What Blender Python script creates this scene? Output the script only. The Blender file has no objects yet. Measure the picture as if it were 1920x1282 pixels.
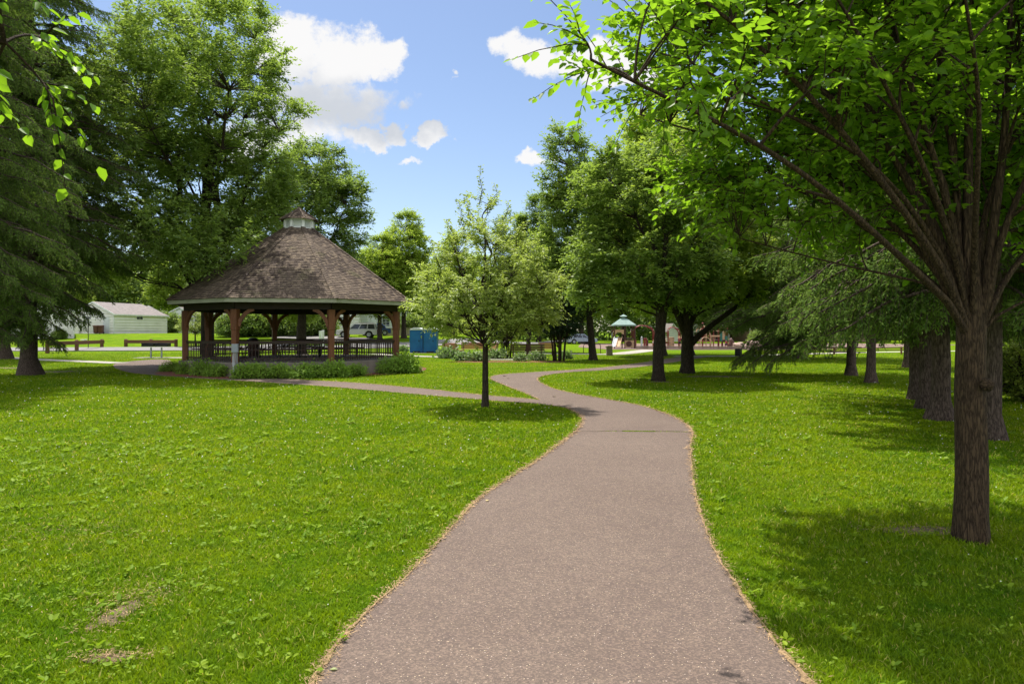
import bpy, bmesh, math, random
import numpy as np
from mathutils import Vector, Matrix, Euler
R = math.radians
rnd = random.Random(7)
scene = bpy.context.scene
COL = scene.collection

# ------------------------------------------------------------------ camera
CAM_H = 1.85; F = 1280.0; HOR = 620.0
cam = bpy.data.objects.new("camera", bpy.data.cameras.new("camera"))
COL.objects.link(cam); scene.camera = cam
cam.data.sensor_width = 36; cam.data.lens = 36 * F / 1920
cam.data.shift_y = (HOR - 641) / 1920
cam.location = (0, 0, CAM_H); cam.rotation_euler = (R(90), 0, 0)
cam.data.clip_start = 0.05; cam.data.clip_end = 3000

# ------------------------------------------------------------------ light
SUN = Vector((-0.22, 0.36, 1.0)).normalized()
sl = bpy.data.lights.new("sun", 'SUN'); sl.energy = 4.6; sl.angle = R(0.55); sl.color = (1.0, 0.94, 0.84)
so = bpy.data.objects.new("sun", sl); COL.objects.link(so); so.location = (0, 0, 60)
so.rotation_euler = SUN.to_track_quat('Z', 'Y').to_euler()
scene.view_settings.view_transform = 'Standard'; scene.view_settings.look = 'None'
scene.view_settings.gamma = 1; scene.view_settings.exposure = 0.62
scene.cycles.max_bounces = 8; scene.cycles.diffuse_bounces = 4; scene.cycles.transmission_bounces = 6
scene.cycles.transparent_max_bounces = 8

W = bpy.data.worlds.new("World"); scene.world = W; W.use_nodes = True
wt = W.node_tree; wt.nodes.clear()
def N(t, ty, **kw):
    n = t.nodes.new(ty)
    for k, v in kw.items(): setattr(n, k, v)
    return n
def mth(t, op, a, b=None, c=None, clamp=False):
    n = t.nodes.new('ShaderNodeMath'); n.operation = op; n.use_clamp = clamp
    for i, q in enumerate((a, b, c)):
        if q is None: continue
        if isinstance(q, (int, float)): n.inputs[i].default_value = q
        else: t.links.new(q, n.inputs[i])
    return n.outputs[0]
def mixc(t, fac, a, b, bt='MIX'):
    n = t.nodes.new('ShaderNodeMix'); n.data_type = 'RGBA'; n.blend_type = bt
    for idx, q in ((0, fac), (6, a), (7, b)):
        if isinstance(q, (int, float)): n.inputs[idx].default_value = q
        elif isinstance(q, tuple): n.inputs[idx].default_value = (*q[:3], 1)
        else: t.links.new(q, n.inputs[idx])
    return n.outputs[2]
def mapr(t, v, a, b, c=0.0, d=1.0, smooth=False):
    n = t.nodes.new('ShaderNodeMapRange')
    if smooth: n.interpolation_type = 'SMOOTHSTEP'
    t.links.new(v, n.inputs[0])
    for i, q in enumerate((a, b, c, d)): n.inputs[i + 1].default_value = q
    return n.outputs[0]
SKY_K = 0.14
sky = N(wt, 'ShaderNodeTexSky', sky_type='NISHITA', sun_disc=False)
sky.sun_elevation = math.asin(SUN.z); sky.sun_rotation = math.atan2(SUN.x, SUN.y)
sky.air_density = 1.0; sky.dust_density = 0.6; sky.ozone_density = 1.6
tc = N(wt, 'ShaderNodeTexCoord'); sp = N(wt, 'ShaderNodeSeparateXYZ'); wt.links.new(tc.outputs['Generated'], sp.inputs[0])
yy = mth(wt, 'MAXIMUM', sp.outputs[1], 0.02)
U = mth(wt, 'DIVIDE', sp.outputs[0], yy); V = mth(wt, 'DIVIDE', sp.outputs[2], yy)
nv = N(wt, 'ShaderNodeCombineXYZ'); wt.links.new(U, nv.inputs[0]); wt.links.new(V, nv.inputs[1])
def noise(t, vec, scale, detail=6, rough=0.55, w=None):
    n = t.nodes.new('ShaderNodeTexNoise')
    if vec is not None: t.links.new(vec, n.inputs['Vector'])
    n.inputs['Scale'].default_value = scale; n.inputs['Detail'].default_value = detail; n.inputs['Roughness'].default_value = rough
    return n
n1 = noise(wt, nv.outputs[0], 11, 9, 0.62); n2 = noise(wt, nv.outputs[0], 16, 9, 0.68)
sn = N(wt, 'ShaderNodeSeparateColor'); wt.links.new(n1.outputs['Color'], sn.inputs[0])
U2 = mth(wt, 'ADD', U, mth(wt, 'MULTIPLY', mth(wt, 'SUBTRACT', sn.outputs[0], 0.5), 0.15))
V2 = mth(wt, 'ADD', V, mth(wt, 'MULTIPLY', mth(wt, 'SUBTRACT', sn.outputs[1], 0.5), 0.12))
def blob(px, py, rx, ry, k=1.0):
    u0, v0 = (px - 960) / F, (HOR - py) / F
    a = mth(wt, 'DIVIDE', mth(wt, 'SUBTRACT', U2, u0), rx / F); b = mth(wt, 'DIVIDE', mth(wt, 'SUBTRACT', V2, v0), ry / F)
    s = mth(wt, 'SUBTRACT', 1.0, mth(wt, 'ADD', mth(wt, 'MULTIPLY', a, a), mth(wt, 'MULTIPLY', b, b)))
    return mth(wt, 'MULTIPLY', s, k) if k != 1.0 else s
dens = None
for b in ((545, 95, 75, 62), (640, 115, 85, 65), (700, 105, 62, 50), (600, 190, 150, 62, 0.75), (520, 250, 190, 50, .6), (690, 245, 62, 24), (745, 238, 34, 22),
          (815, 246, 32, 24), (1000, 108, 78, 48), (1095, 112, 95, 50), (1180, 130, 60, 36), (1000, 288, 42, 20), (770, 297, 40, 7, .5),
          (845, 130, 12, 8, .5), (790, 180, 26, 22, .34), (300, -250, 300, 160), (1700, 60, 260, 110), (2300, -100, 300, 200), (-500, -100, 300, 200)):
    o = blob(*b); dens = o if dens is None else mth(wt, 'MAXIMUM', dens, o)
front = mth(wt, 'GREATER_THAN', sp.outputs[1], 0.03)
d2 = mth(wt, 'ADD', dens, mth(wt, 'MULTIPLY', mth(wt, 'SUBTRACT', n2.outputs['Fac'], 0.5), 2.0))
mask = mth(wt, 'MULTIPLY', mapr(wt, d2, -0.05, 0.6, 0, 1, True), front)
# unseen clouds above the frame and behind the camera, added for fill light
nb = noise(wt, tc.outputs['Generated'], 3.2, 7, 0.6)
fill_clouds = mth(wt, 'MULTIPLY', mapr(wt, nb.outputs['Fac'], 0.40, 0.55, 0, 1, True), mth(wt, 'MAXIMUM', mth(wt, 'SUBTRACT', 1.0, front), mapr(wt, V, 0.75, 1.0, 0, 1, True)))
mask = mth(wt, 'MAXIMUM', mask, fill_clouds)
# cloud body tone: grey under-sides lower down in the big cloud
n3 = noise(wt, nv.outputs[0], 6, 5, 0.5)
grey = mth(wt, 'MULTIPLY', mapr(wt, mth(wt, 'ADD', V2, mth(wt, 'MULTIPLY', n3.outputs['Fac'], 0.16)), 0.40, 0.475, 1.0, 0.0, True), mapr(wt, V2, 0.27, 0.31, 0, 1, True))
grey = mth(wt, 'MULTIPLY', grey, mth(wt, 'LESS_THAN', U, -0.05))
cc = mixc(wt, mapr(wt, V, 0.62, 0.9, 0, 1), mixc(wt, mth(wt, 'SUBTRACT', 1.0, front), mixc(wt, grey, (4.55, 4.5, 4.45), (3.0, 3.15, 3.4)), (8.5, 8.5, 8.6)), (8.5, 8.5, 8.6))  # added out-of-frame clouds are brighter than the visible ones, to lift shadows
hs = N(wt, 'ShaderNodeHueSaturation'); hs.inputs['Saturation'].default_value = 1.0; hs.inputs['Value'].default_value = 0.74; hs.inputs['Hue'].default_value = 0.504
wt.links.new(sky.outputs[0], hs.inputs['Color'])
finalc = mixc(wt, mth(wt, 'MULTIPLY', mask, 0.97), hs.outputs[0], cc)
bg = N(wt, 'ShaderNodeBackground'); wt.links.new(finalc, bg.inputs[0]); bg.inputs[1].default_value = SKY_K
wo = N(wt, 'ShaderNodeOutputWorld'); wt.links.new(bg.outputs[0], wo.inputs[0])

# ------------------------------------------------------------------ helpers
def sstep(a, b, v): t = np.clip((v - a) / (b - a), 0, 1); return t * t * (3 - 2 * t)
def gz(x, y): return 1.5 * sstep(56, 88, np.asarray(y, float)) * (1 - sstep(-12, 4, np.asarray(x, float)))
def wx(px, d): return (px - 960) / F * d
def gp(px, py):                                  # ground point (flat part) under a pixel
    d = F * CAM_H / (py - HOR); return (wx(px, d), d)
def at(px, d): x = wx(px, d); return (x, d, float(gz(x, d)))

def tag(o, label=None, cat=None, group=None, kind=None):
    if label: o['label'] = label
    if cat: o['category'] = cat
    if group: o['group'] = group
    if kind: o['kind'] = kind
    return o
def thing(name, loc, rz=0, label=None, cat=None, group=None):
    o = bpy.data.objects.new(name, None); COL.objects.link(o); o.empty_display_size = 0.2
    o.location = loc; o.rotation_euler = (0, 0, rz); return tag(o, label, cat, group)
def link(name, me, mat, parent=None):
    o = bpy.data.objects.new(name, me); COL.objects.link(o)
    if mat is not None: me.materials.append(mat)
    if parent: o.parent = parent
    return o
def copy_tree(o, parent=None):
    c = o.copy(); COL.objects.link(c)
    if parent: c.parent = parent
    for ch in list(o.children): copy_tree(ch, c)
    return c
def dup(o, loc, rz=0, label=None, group=None, scale=None):
    c = copy_tree(o); c.location = loc; c.rotation_euler = (0, 0, rz)
    if label: c['label'] = label
    if group: c['group'] = group
    if scale: c.scale = scale if isinstance(scale, tuple) else (scale,) * 3
    return c

class MB:
    def __init__(s): s.v = []; s.f = []
    def add(s, vs, fs, M=None):
        n = len(s.v); s.v += [tuple(M @ Vector(q)) for q in vs] if M else [tuple(q) for q in vs]
        s.f += [tuple(i + n for i in f) for f in fs]; return s
    def box(s, c, d, rz=0, rx=0, ry=0, taper=1.0):
        x, y, z = d[0] / 2, d[1] / 2, d[2] / 2
        vs = [(-x, -y, -z), (x, -y, -z), (x, y, -z), (-x, y, -z), (-x * taper, -y * taper, z), (x * taper, -y * taper, z), (x * taper, y * taper, z), (-x * taper, y * taper, z)]
        M = Matrix.Translation(c) @ Euler((rx, ry, rz)).to_matrix().to_4x4()
        return s.add(vs, [(3, 2, 1, 0), (4, 5, 6, 7), (0, 1, 5, 4), (1, 2, 6, 5), (2, 3, 7, 6), (3, 0, 4, 7)], M)
    def beam(s, a, b, w, h=None):                    # box bar from a to b
        a, b = Vector(a), Vector(b); h = h or w; d = b - a
        q = d.to_track_quat('Y', 'Z'); x, z, l = w / 2, h / 2, d.length
        vs = [(-x, 0, -z), (x, 0, -z), (x, l, -z), (-x, l, -z), (-x, 0, z), (x, 0, z), (x, l, z), (-x, l, z)]
        return s.add(vs, [(3, 2, 1, 0), (4, 5, 6, 7), (0, 1, 5, 4), (1, 2, 6, 5), (2, 3, 7, 6), (3, 0, 4, 7)], Matrix.Translation(a) @ q.to_matrix().to_4x4())
    def tube(s, pts, r, n=8, closed=False):
        pts = [Vector(p) for p in pts]; k = len(pts)
        rr = r if isinstance(r, (list, tuple)) else [r] * k
        base = len(s.v)
        for i, p in enumerate(pts):
            t = (pts[(i + 1) % k] - pts[i - 1]) if closed else (pts[min(i + 1, k - 1)] - pts[max(i - 1, 0)])
            t.normalize(); ref = Vector((0, 0, 1)) if abs(t.z) < 0.8 else Vector((1, 0, 0))
            a = t.cross(ref).normalized(); b = t.cross(a).normalized()
            for j in range(n):
                th = 2 * math.pi * j / n; s.v.append(tuple(p + (a * math.cos(th) + b * math.sin(th)) * rr[i]))
        for i in range(k if closed else k - 1):
            for j in range(n):
                i2 = (i + 1) % k
                s.f.append((base + i * n + j, base + i * n + (j + 1) % n, base + i2 * n + (j + 1) % n, base + i2 * n + j))
        if not closed:
            s.f.append(tuple(base + j for j in range(n))[::-1]); s.f.append(tuple(base + (k - 1) * n + j for j in range(n)))
        return s
    def lathe(s, prof, n=16, c=(0, 0, 0)):
        base = len(s.v)
        for r, z in prof:
            for j in range(n):
                a = 2 * math.pi * j / n; s.v.append((c[0] + r * math.cos(a), c[1] + r * math.sin(a), c[2] + z))
        for i in range(len(prof) - 1):
            for j in range(n): s.f.append((base + i * n + j, base + i * n + (j + 1) % n, base + (i + 1) * n + (j + 1) % n, base + (i + 1) * n + j))
        s.f.append(tuple(base + j for j in range(n))[::-1]); s.f.append(tuple(base + (len(prof) - 1) * n + j for j in range(n)))
        return s
    def prism(s, poly, z0, z1, M=None):              # polygon in xy, extruded in z
        n = len(poly); vs = [(x, y, z0) for x, y in poly] + [(x, y, z1) for x, y in poly]
        fs = [tuple(range(n))[::-1], tuple(range(n, 2 * n))] + [(i, (i + 1) % n, n + (i + 1) % n, n + i) for i in range(n)]
        return s.add(vs, fs, M)
    def build(s, name, mat, parent=None, smooth=False, bevel=0):
        me = bpy.data.meshes.new(name); me.from_pydata(s.v, [], s.f); me.validate()
        o = link(name, me, mat, parent)
        if smooth: me.polygons.foreach_set('use_smooth', [True] * len(me.polygons))
        if bevel:
            m = o.modifiers.new('bevel', 'BEVEL'); m.width = bevel; m.segments = 2; m.limit_method = 'ANGLE'
        return o
MXZ = Matrix(((1, 0, 0, 0), (0, 0, -1, 0), (0, 1, 0, 0), (0, 0, 0, 1)))   # prism poly (x,z) extruded along -y

def np_mesh(name, v, f, mat, parent=None, smooth=False):
    f = np.asarray(f, np.int32); v = np.asarray(v, np.float32)
    me = bpy.data.meshes.new(name); me.vertices.add(len(v)); me.vertices.foreach_set('co', v.ravel())
    k = f.shape[1]; me.loops.add(f.size); me.loops.foreach_set('vertex_index', f.ravel())
    me.polygons.add(len(f)); me.polygons.foreach_set('loop_start', np.arange(0, f.size, k, dtype=np.int32))
    me.polygons.foreach_set('loop_total', np.full(len(f), k, np.int32))
    if smooth: me.polygons.foreach_set('use_smooth', np.ones(len(f), bool))
    me.update(calc_edges=True); me.validate()
    return link(name, me, mat, parent)
def nrm(a): return a / (np.linalg.norm(a, axis=-1, keepdims=True) + 1e-9)
def tubes_np(P, r, sides=5):
    """P (n,k,3) paths, r (n,k) radii -> verts, quads"""
    n, k, _ = P.shape
    T = np.empty_like(P); T[:, 1:-1] = P[:, 2:] - P[:, :-2]; T[:, 0] = P[:, 1] - P[:, 0]; T[:, -1] = P[:, -1] - P[:, -2]; T = nrm(T)
    avg = nrm(P[:, -1] - P[:, 0])[:, None, :]
    ref = np.where(np.abs(avg[..., 2:3]) < 0.75, np.array([0, 0, 1.0]), np.array([1.0, 0.13, 0]))
    A = nrm(np.cross(T, np.broadcast_to(ref, T.shape))); B = np.cross(T, A)
    th = np.arange(sides) * 2 * np.pi / sides
    V_ = P[:, :, None, :] + r[:, :, None, None] * (A[:, :, None, :] * np.cos(th)[None, None, :, None] + B[:, :, None, :] * np.sin(th)[None, None, :, None])
    idx = np.arange(n * k * sides).reshape(n, k, sides)
    a = idx[:, :-1]; b = np.roll(idx, -1, 2)[:, :-1]; c = np.roll(idx, -1, 2)[:, 1:]; d = idx[:, 1:]
    return V_.reshape(-1, 3), np.stack([a, b, c, d], -1).reshape(-1, 4)
def merge(parts):
    vs, fs, n = [], [], 0
    for v, f in parts: vs.append(v); fs.append(f + n); n += len(v)
    return np.concatenate(vs), np.concatenate(fs)
def leaves_np(p, d, nn, L, Wd, fold=0.0):
    """one leaf per point: direction d, normal nn, lengths L, widths Wd"""
    d = nrm(d); s = nrm(np.cross(d, nn)); u = np.cross(s, d); L = L[:, None]; Wd = Wd[:, None]; n = len(p)
    if fold == 0:
        m = p + d * L * 0.45
        v = np.stack([p, m + s * Wd * .5, p + d * L, m - s * Wd * .5], 1).reshape(-1, 3)
        return v, np.arange(4 * n).reshape(n, 4)
    a = p + d * L * .28; b = p + d * L * .68 - u * L * .05; t = p + d * L - u * L * .14
    v = np.stack([p, a + s * Wd * .46 + u * Wd * fold, b + s * Wd * .40 + u * Wd * fold, t, b - s * Wd * .40 + u * Wd * fold, a - s * Wd * .46 + u * Wd * fold], 1).reshape(-1, 3)
    i = np.arange(n)[:, None] * 6
    return v, np.concatenate([i + np.array([[0, 1, 2, 3]]), i + np.array([[0, 3, 4, 5]])], 0)

# ------------------------------------------------------------------ materials
MATS = {}
def new_mat(name):
    m = bpy.data.materials.new(name); m.use_nodes = True; t = m.node_tree; t.nodes.clear()
    b = N(t, 'ShaderNodeBsdfPrincipled'); o = N(t, 'ShaderNodeOutputMaterial'); t.links.new(b.outputs[0], o.inputs[0])
    return m, t, b, o
def objc(t): return N(t, 'ShaderNodeTexCoord').outputs['Object']
def mat(name, c, rough=0.7, c2=None, scale=8.0, metal=0, bump=0.0, stretch=None, spec=0.4, detail=5, island=0.0, lo=.35, hi=.65):
    if name in MATS: return MATS[name]
    m, t, b, o = new_mat(name)
    vec = objc(t)
    if stretch:
        mp = N(t, 'ShaderNodeMapping'); mp.inputs['Scale'].default_value = stretch; t.links.new(vec, mp.inputs[0]); vec = mp.outputs[0]
    c2 = c2 or tuple(q * 0.72 for q in c)
    n = noise(t, vec, scale, detail, 0.6)
    col = mixc(t, mapr(t, n.outputs['Fac'], lo, hi), c, c2)
    if island:
        g = N(t, 'ShaderNodeNewGeometry'); col = mixc(t, 1.0, col, mixc(t, g.outputs['Random Per Island'], (1 - island,) * 3, (1 + island,) * 3), 'MULTIPLY')
    t.links.new(col, b.inputs['Base Color'])
    b.inputs['Roughness'].default_value = rough; b.inputs['Metallic'].default_value = metal; b.inputs['Specular IOR Level'].default_value = spec
    if bump:
        bn = N(t, 'ShaderNodeBump'); bn.inputs['Strength'].default_value = bump; bn.inputs['Distance'].default_value = 0.02
        n2_ = noise(t, vec, scale * 3, 6, 0.65); t.links.new(n2_.outputs['Fac'], bn.inputs['Height']); t.links.new(bn.outputs[0], b.inputs['Normal'])
    MATS[name] = m; return m
def leaf_mat(name, c1, c2, tr, fac=0.45, rough=0.5, brown=None, scale=0.5, spec=.22):
    m, t, b, o = new_mat(name)
    g = N(t, 'ShaderNodeNewGeometry'); n = noise(t, objc(t), scale, 3, 0.5)
    k = mth(t, 'ADD', mth(t, 'MULTIPLY', g.outputs['Random Per Island'], 0.6), mth(t, 'MULTIPLY', mapr(t, n.outputs['Fac'], .3, .7), 0.4))
    col = mixc(t, k, c1, c2)
    if brown: col = mixc(t, mth(t, 'GREATER_THAN', mth(t, 'MULTIPLY', mth(t, 'FRACT', mth(t, 'MULTIPLY', g.outputs['Random Per Island'], 37.0)), mapr(t, n.outputs['Fac'], .35, .65)), 1 - brown[1]), col, brown[0])
    t.links.new(col, b.inputs['Base Color']); b.inputs['Roughness'].default_value = rough; b.inputs['Specular IOR Level'].default_value = spec
    ts = N(t, 'ShaderNodeBsdfTranslucent')
    t.links.new(mixc(t, 1.0, mixc(t, k, tuple(q * .75 for q in tr), tuple(min(1, q * 1.25) for q in tr)), (1, 1, 1), 'MULTIPLY'), ts.inputs[0])
    mx = N(t, 'ShaderNodeMixShader'); mx.inputs[0].default_value = fac
    t.links.new(b.outputs[0], mx.inputs[1]); t.links.new(ts.outputs[0], mx.inputs[2]); t.links.new(mx.outputs[0], o.inputs[0])
    MATS[name] = m; return m
def bark_mat(name, c, c2, sz=1.0):
    m, t, b, o = new_mat(name)
    mp = N(t, 'ShaderNodeMapping'); mp.inputs['Scale'].default_value = (26 * sz, 26 * sz, 4.2 * sz); t.links.new(objc(t), mp.inputs[0])
    n = noise(t, mp.outputs[0], 2.4, 9, 0.7); wn = noise(t, mp.outputs[0], 1.1, 4, 0.6)
    vm = N(t, 'ShaderNodeVectorMath', operation='ADD'); vs_ = N(t, 'ShaderNodeVectorMath', operation='SCALE'); t.links.new(wn.outputs['Color'], vs_.inputs[0]); vs_.inputs['Scale'].default_value = 1.6; t.links.new(mp.outputs[0], vm.inputs[0]); t.links.new(vs_.outputs[0], vm.inputs[1])
    vo = N(t, 'ShaderNodeTexVoronoi'); vo.feature = 'DISTANCE_TO_EDGE'; t.links.new(vm.outputs[0], vo.inputs['Vector']); vo.inputs['Scale'].default_value = 1.3
    e = mapr(t, vo.outputs['Distance'], 0.0, 0.25)
    h = mth(t, 'ADD', mth(t, 'MULTIPLY', e, 0.35), mth(t, 'MULTIPLY', n.outputs['Fac'], 1.05))
    t.links.new(mixc(t, mapr(t, h, 0.45, 1.0), c2, c), b.inputs['Base Color']); b.inputs['Roughness'].default_value = 0.9
    b.inputs['Specular IOR Level'].default_value = 0.2
    bn = N(t, 'ShaderNodeBump'); bn.inputs['Strength'].default_value = 1.0; bn.inputs['Distance'].default_value = 0.03
    t.links.new(h, bn.inputs['Height']); t.links.new(bn.outputs[0], b.inputs['Normal'])
    MATS[name] = m; return m

M_LEAF_HERO = leaf_mat('leaf_broad', (0.06, 0.13, 0.01), (0.11, 0.2, 0.018), (0.3, 0.54, 0.02), 0.5, 0.42)
M_LEAF_YOUNG = leaf_mat('leaf_young', (0.19, 0.25, 0.055), (0.31, 0.37, 0.09), (0.46, 0.58, 0.09), 0.42, 0.5, spec=.5)
M_LEAF_ASH = leaf_mat('leaf_ash', (0.095, 0.165, 0.04), (0.2, 0.275, 0.06), (0.33, 0.47, 0.06), 0.42, 0.5, brown=((0.16, 0.09, 0.04), 0.03))
M_LEAF_DARK = leaf_mat('leaf_dark', (0.115, 0.185, 0.055), (0.20, 0.275, 0.075), (0.3, 0.43, 0.06), 0.4, 0.5)
M_LEAF_MAPLE = leaf_mat('leaf_maple', (0.17, 0.26, 0.045), (0.30, 0.38, 0.06), (0.46, 0.6, 0.06), 0.42, 0.5)
M_LEAF_YEW = leaf_mat('leaf_yew', (0.012, 0.03, 0.012), (0.025, 0.05, 0.018), (0.02, 0.05, 0.015), 0.2, 0.6)
M_NEEDLE = leaf_mat('spruce_needle', (0.06, 0.125, 0.03), (0.2, 0.28, 0.06), (0.22, 0.34, 0.05), 0.3, 0.7, spec=.03, brown=((0.13, 0.085, 0.045), 0.08))
M_SHRUB = leaf_mat('shrub_leaf', (0.12, 0.23, 0.035), (0.27, 0.42, 0.06), (0.36, 0.55, 0.06), 0.4, 0.5, scale=3)
M_HEDGE = leaf_mat('hedge_leaf', (0.08, 0.15, 0.03), (0.32, 0.36, 0.05), (0.35, 0.48, 0.05), 0.35, 0.5, scale=2)
M_HOSTA = leaf_mat('hosta_leaf', (0.06, 0.14, 0.03), (0.38, 0.42, 0.24), (0.2, 0.34, 0.08), 0.3, 0.45, scale=4)
M_WEED = leaf_mat('weed_leaf', (0.10, 0.21, 0.012), (0.26, 0.35, 0.02), (0.28, 0.44, 0.02), 0.35, 0.6, scale=1, spec=.2)
M_CLOVER = mat('clover_flower', (0.75, 0.75, 0.66), 0.8)
M_BARK = bark_mat('bark_hero', (0.125, 0.083, 0.048), (0.022, 0.014, 0.009), 1.15)
M_BARK_D = bark_mat('bark_dark', (0.075, 0.058, 0.042), (0.02, 0.015, 0.011), 0.7)
M_BARK_S = bark_mat('bark_spruce', (0.17, 0.125, 0.10), (0.035, 0.024, 0.02), 0.8)
M_BARK_T = bark_mat('bark_thin', (0.10, 0.07, 0.045), (0.035, 0.022, 0.014), 2.0)

def grass_mat(name, blade):
    m, t, b, o = new_mat(name)
    pos = N(t, 'ShaderNodeNewGeometry')
    n1_ = noise(t, pos.outputs['Position'], 0.35, 4, 0.6); n2_ = noise(t, pos.outputs['Position'], 2.6, 4, 0.6)
    f = mth(t, 'ADD', mth(t, 'MULTIPLY', n1_.outputs['Fac'], 0.5), mth(t, 'MULTIPLY', n2_.outputs['Fac'], 0.5))
    f = mapr(t, f, 0.36, 0.64)
    n6_ = noise(t, pos.outputs['Position'], 1.1, 5, 0.7); dry = mapr(t, n6_.outputs['Fac'], .55, .75, 0, .5)
    c1, c2, c3 = (0.085, 0.185, 0.003), (0.200, 0.285, 0.004), (0.42, 0.38, 0.11)
    col = mixc(t, dry, mixc(t, f, c1, c2), (0.24, 0.28, 0.02))
    if blade:
        r = pos.outputs['Random Per Island']
        col = mixc(t, r, mixc(t, 1.0, col, (0.58, 0.66, 0.8), 'MULTIPLY'), mixc(t, 1.0, col, (1.45, 1.35, 1.4), 'MULTIPLY'))
        col = mixc(t, mth(t, 'GREATER_THAN', mth(t, 'FRACT', mth(t, 'MULTIPLY', r, 31.7)), 0.96), col, c3)
    else:
        n3_ = noise(t, pos.outputs['Position'], 24, 6, 0.75); n4_ = noise(t, pos.outputs['Position'], 0.9, 5, 0.65)
        col = mixc(t, mapr(t, n3_.outputs['Fac'], .35, .7), mixc(t, 1.0, col, (0.6, 0.66, 0.6), 'MULTIPLY'), col)
        col = mixc(t, mapr(t, n4_.outputs['Fac'], .56, .74, 0, .55), col, (0.22, 0.23, 0.05))
        bn = N(t, 'ShaderNodeBump'); bn.inputs['Strength'].default_value = 0.9; bn.inputs['Distance'].default_value = 0.06
        n5_ = noise(t, pos.outputs['Position'], 30, 5, 0.8); t.links.new(n5_.outputs['Fac'], bn.inputs['Height']); t.links.new(bn.outputs[0], b.inputs['Normal'])
    t.links.new(col, b.inputs['Base Color']); b.inputs['Roughness'].default_value = 0.55 if blade else 0.95
    b.inputs['Specular IOR Level'].default_value = 0.12 if blade else 0.05
    if blade:
        ts = N(t, 'ShaderNodeBsdfTranslucent'); t.links.new(mixc(t, 1.0, col, (1.5, 1.4, 0.9), 'MULTIPLY'), ts.inputs[0])
        mx = N(t, 'ShaderNodeMixShader'); mx.inputs[0].default_value = 0.42
        t.links.new(b.outputs[0], mx.inputs[1]); t.links.new(ts.outputs[0], mx.inputs[2]); t.links.new(mx.outputs[0], o.inputs[0])
    return m
M_GROUND = grass_mat('lawn_ground', False); M_BLADE = grass_mat('grass_blade', True)
def asphalt_mat():
    m, t, b, o = new_mat('asphalt')
    p = N(t, 'ShaderNodeNewGeometry').outputs['Position']
    big = noise(t, p, 0.5, 5, 0.6); mid = noise(t, p, 6, 6, 0.7)
    v = N(t, 'ShaderNodeTexVoronoi'); t.links.new(p, v.inputs['Vector']); v.inputs['Scale'].default_value = 95
    sc = N(t, 'ShaderNodeSeparateColor'); t.links.new(v.outputs['Color'], sc.inputs[0])
    col = mixc(t, mapr(t, big.outputs['Fac'], .3, .7), (0.140, 0.104, 0.086), (0.178, 0.136, 0.112))
    col = mixc(t, mapr(t, mid.outputs['Fac'], .35, .7, 0, .5), col, (0.115, 0.085, 0.078))
    st = mth(t, 'MULTIPLY', sc.outputs[0], sc.outputs[0])
    col = mixc(t, 1.0, col, mixc(t, st, (0.68, 0.68, 0.68), (1.3, 1.26, 1.2)), 'MULTIPLY')
    v3 = N(t, 'ShaderNodeTexVoronoi'); t.links.new(p, v3.inputs['Vector']); v3.inputs['Scale'].default_value = 85
    sc3 = N(t, 'ShaderNodeSeparateColor'); t.links.new(v3.outputs['Color'], sc3.inputs[0])
    fl = mth(t, 'MULTIPLY', mth(t, 'GREATER_THAN', sc3.outputs[1], 0.93), mth(t, 'LESS_THAN', v3.outputs['Distance'], 0.30))
    col = mixc(t, fl, col, mixc(t, sc3.outputs[2], (0.5, 0.40, 0.27), (0.44, 0.36, 0.32)))
    t.links.new(col, b.inputs['Base Color']); b.inputs['Roughness'].default_value = 0.85; b.inputs['Specular IOR Level'].default_value = 0.25
    bn = N(t, 'ShaderNodeBump'); bn.inputs['Strength'].default_value = 0.6; bn.inputs['Distance'].default_value = 0.006
    t.links.new(mth(t, 'ADD', v.outputs['Distance'], mid.outputs['Fac']), bn.inputs['Height']); t.links.new(bn.outputs[0], b.inputs['Normal'])
    return m
M_ASPH = asphalt_mat()
M_CONC = mat('concrete', (0.40, 0.37, 0.32), .85, (0.27, 0.25, 0.21), 1.5, bump=.2)
M_SLAB = mat('slab_concrete', (0.26, 0.22, 0.19), .85, (0.14, 0.12, 0.10), 1.2, bump=.3, stretch=(1, 1, .35))
M_ROAD = mat('road', (0.20, 0.19, 0.185), .85, (0.16, 0.152, 0.15), 1.5)
M_THATCH = mat('thatch', (0.42, 0.28, 0.15), .95, (0.22, 0.15, 0.08), 30, bump=.8)
M_STRAW = mat('straw', (0.42, 0.28, 0.15), .9, (0.26, 0.17, 0.09), 3, island=.4)
M_CRACK = mat('crack_soil', (0.05, 0.035, 0.025), .95, (0.08, 0.06, 0.03), 20)
M_DIRT = mat('dirt', (0.16, 0.115, 0.07), .95, (0.09, 0.075, 0.035), 14, bump=.8)
M_MULCH = mat('mulch', (0.26, 0.085, 0.045), .95, (0.10, 0.04, 0.025), 12, bump=1)
M_CHIPS = mat('chips', (0.22, 0.15, 0.12), .95, (0.13, 0.09, 0.075), 6, bump=1)
M_POST = mat('stained_post', (0.19, 0.072, 0.030), .6, (0.115, 0.043, 0.020), 3, stretch=(6, 6, .6))
M_RAIL = mat('rail_dark', (0.045, 0.026, 0.018), .65, (0.03, 0.018, 0.013), 4)
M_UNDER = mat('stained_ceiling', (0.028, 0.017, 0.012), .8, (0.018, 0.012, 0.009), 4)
M_FASCIA = mat('fascia_green', (0.33, 0.34, 0.25), .6, (0.25, 0.26, 0.19), 2)
M_WHITE = mat('white_paint', (0.72, 0.74, 0.72), .5, (0.60, 0.63, 0.60), 2)
M_SIDING = mat('siding', (0.74, 0.73, 0.69), .6, (0.66, 0.65, 0.61), .8)
M_SIDING2 = mat('siding_green', (0.50, 0.55, 0.50), .6, (0.44, 0.49, 0.44), .8)
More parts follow.
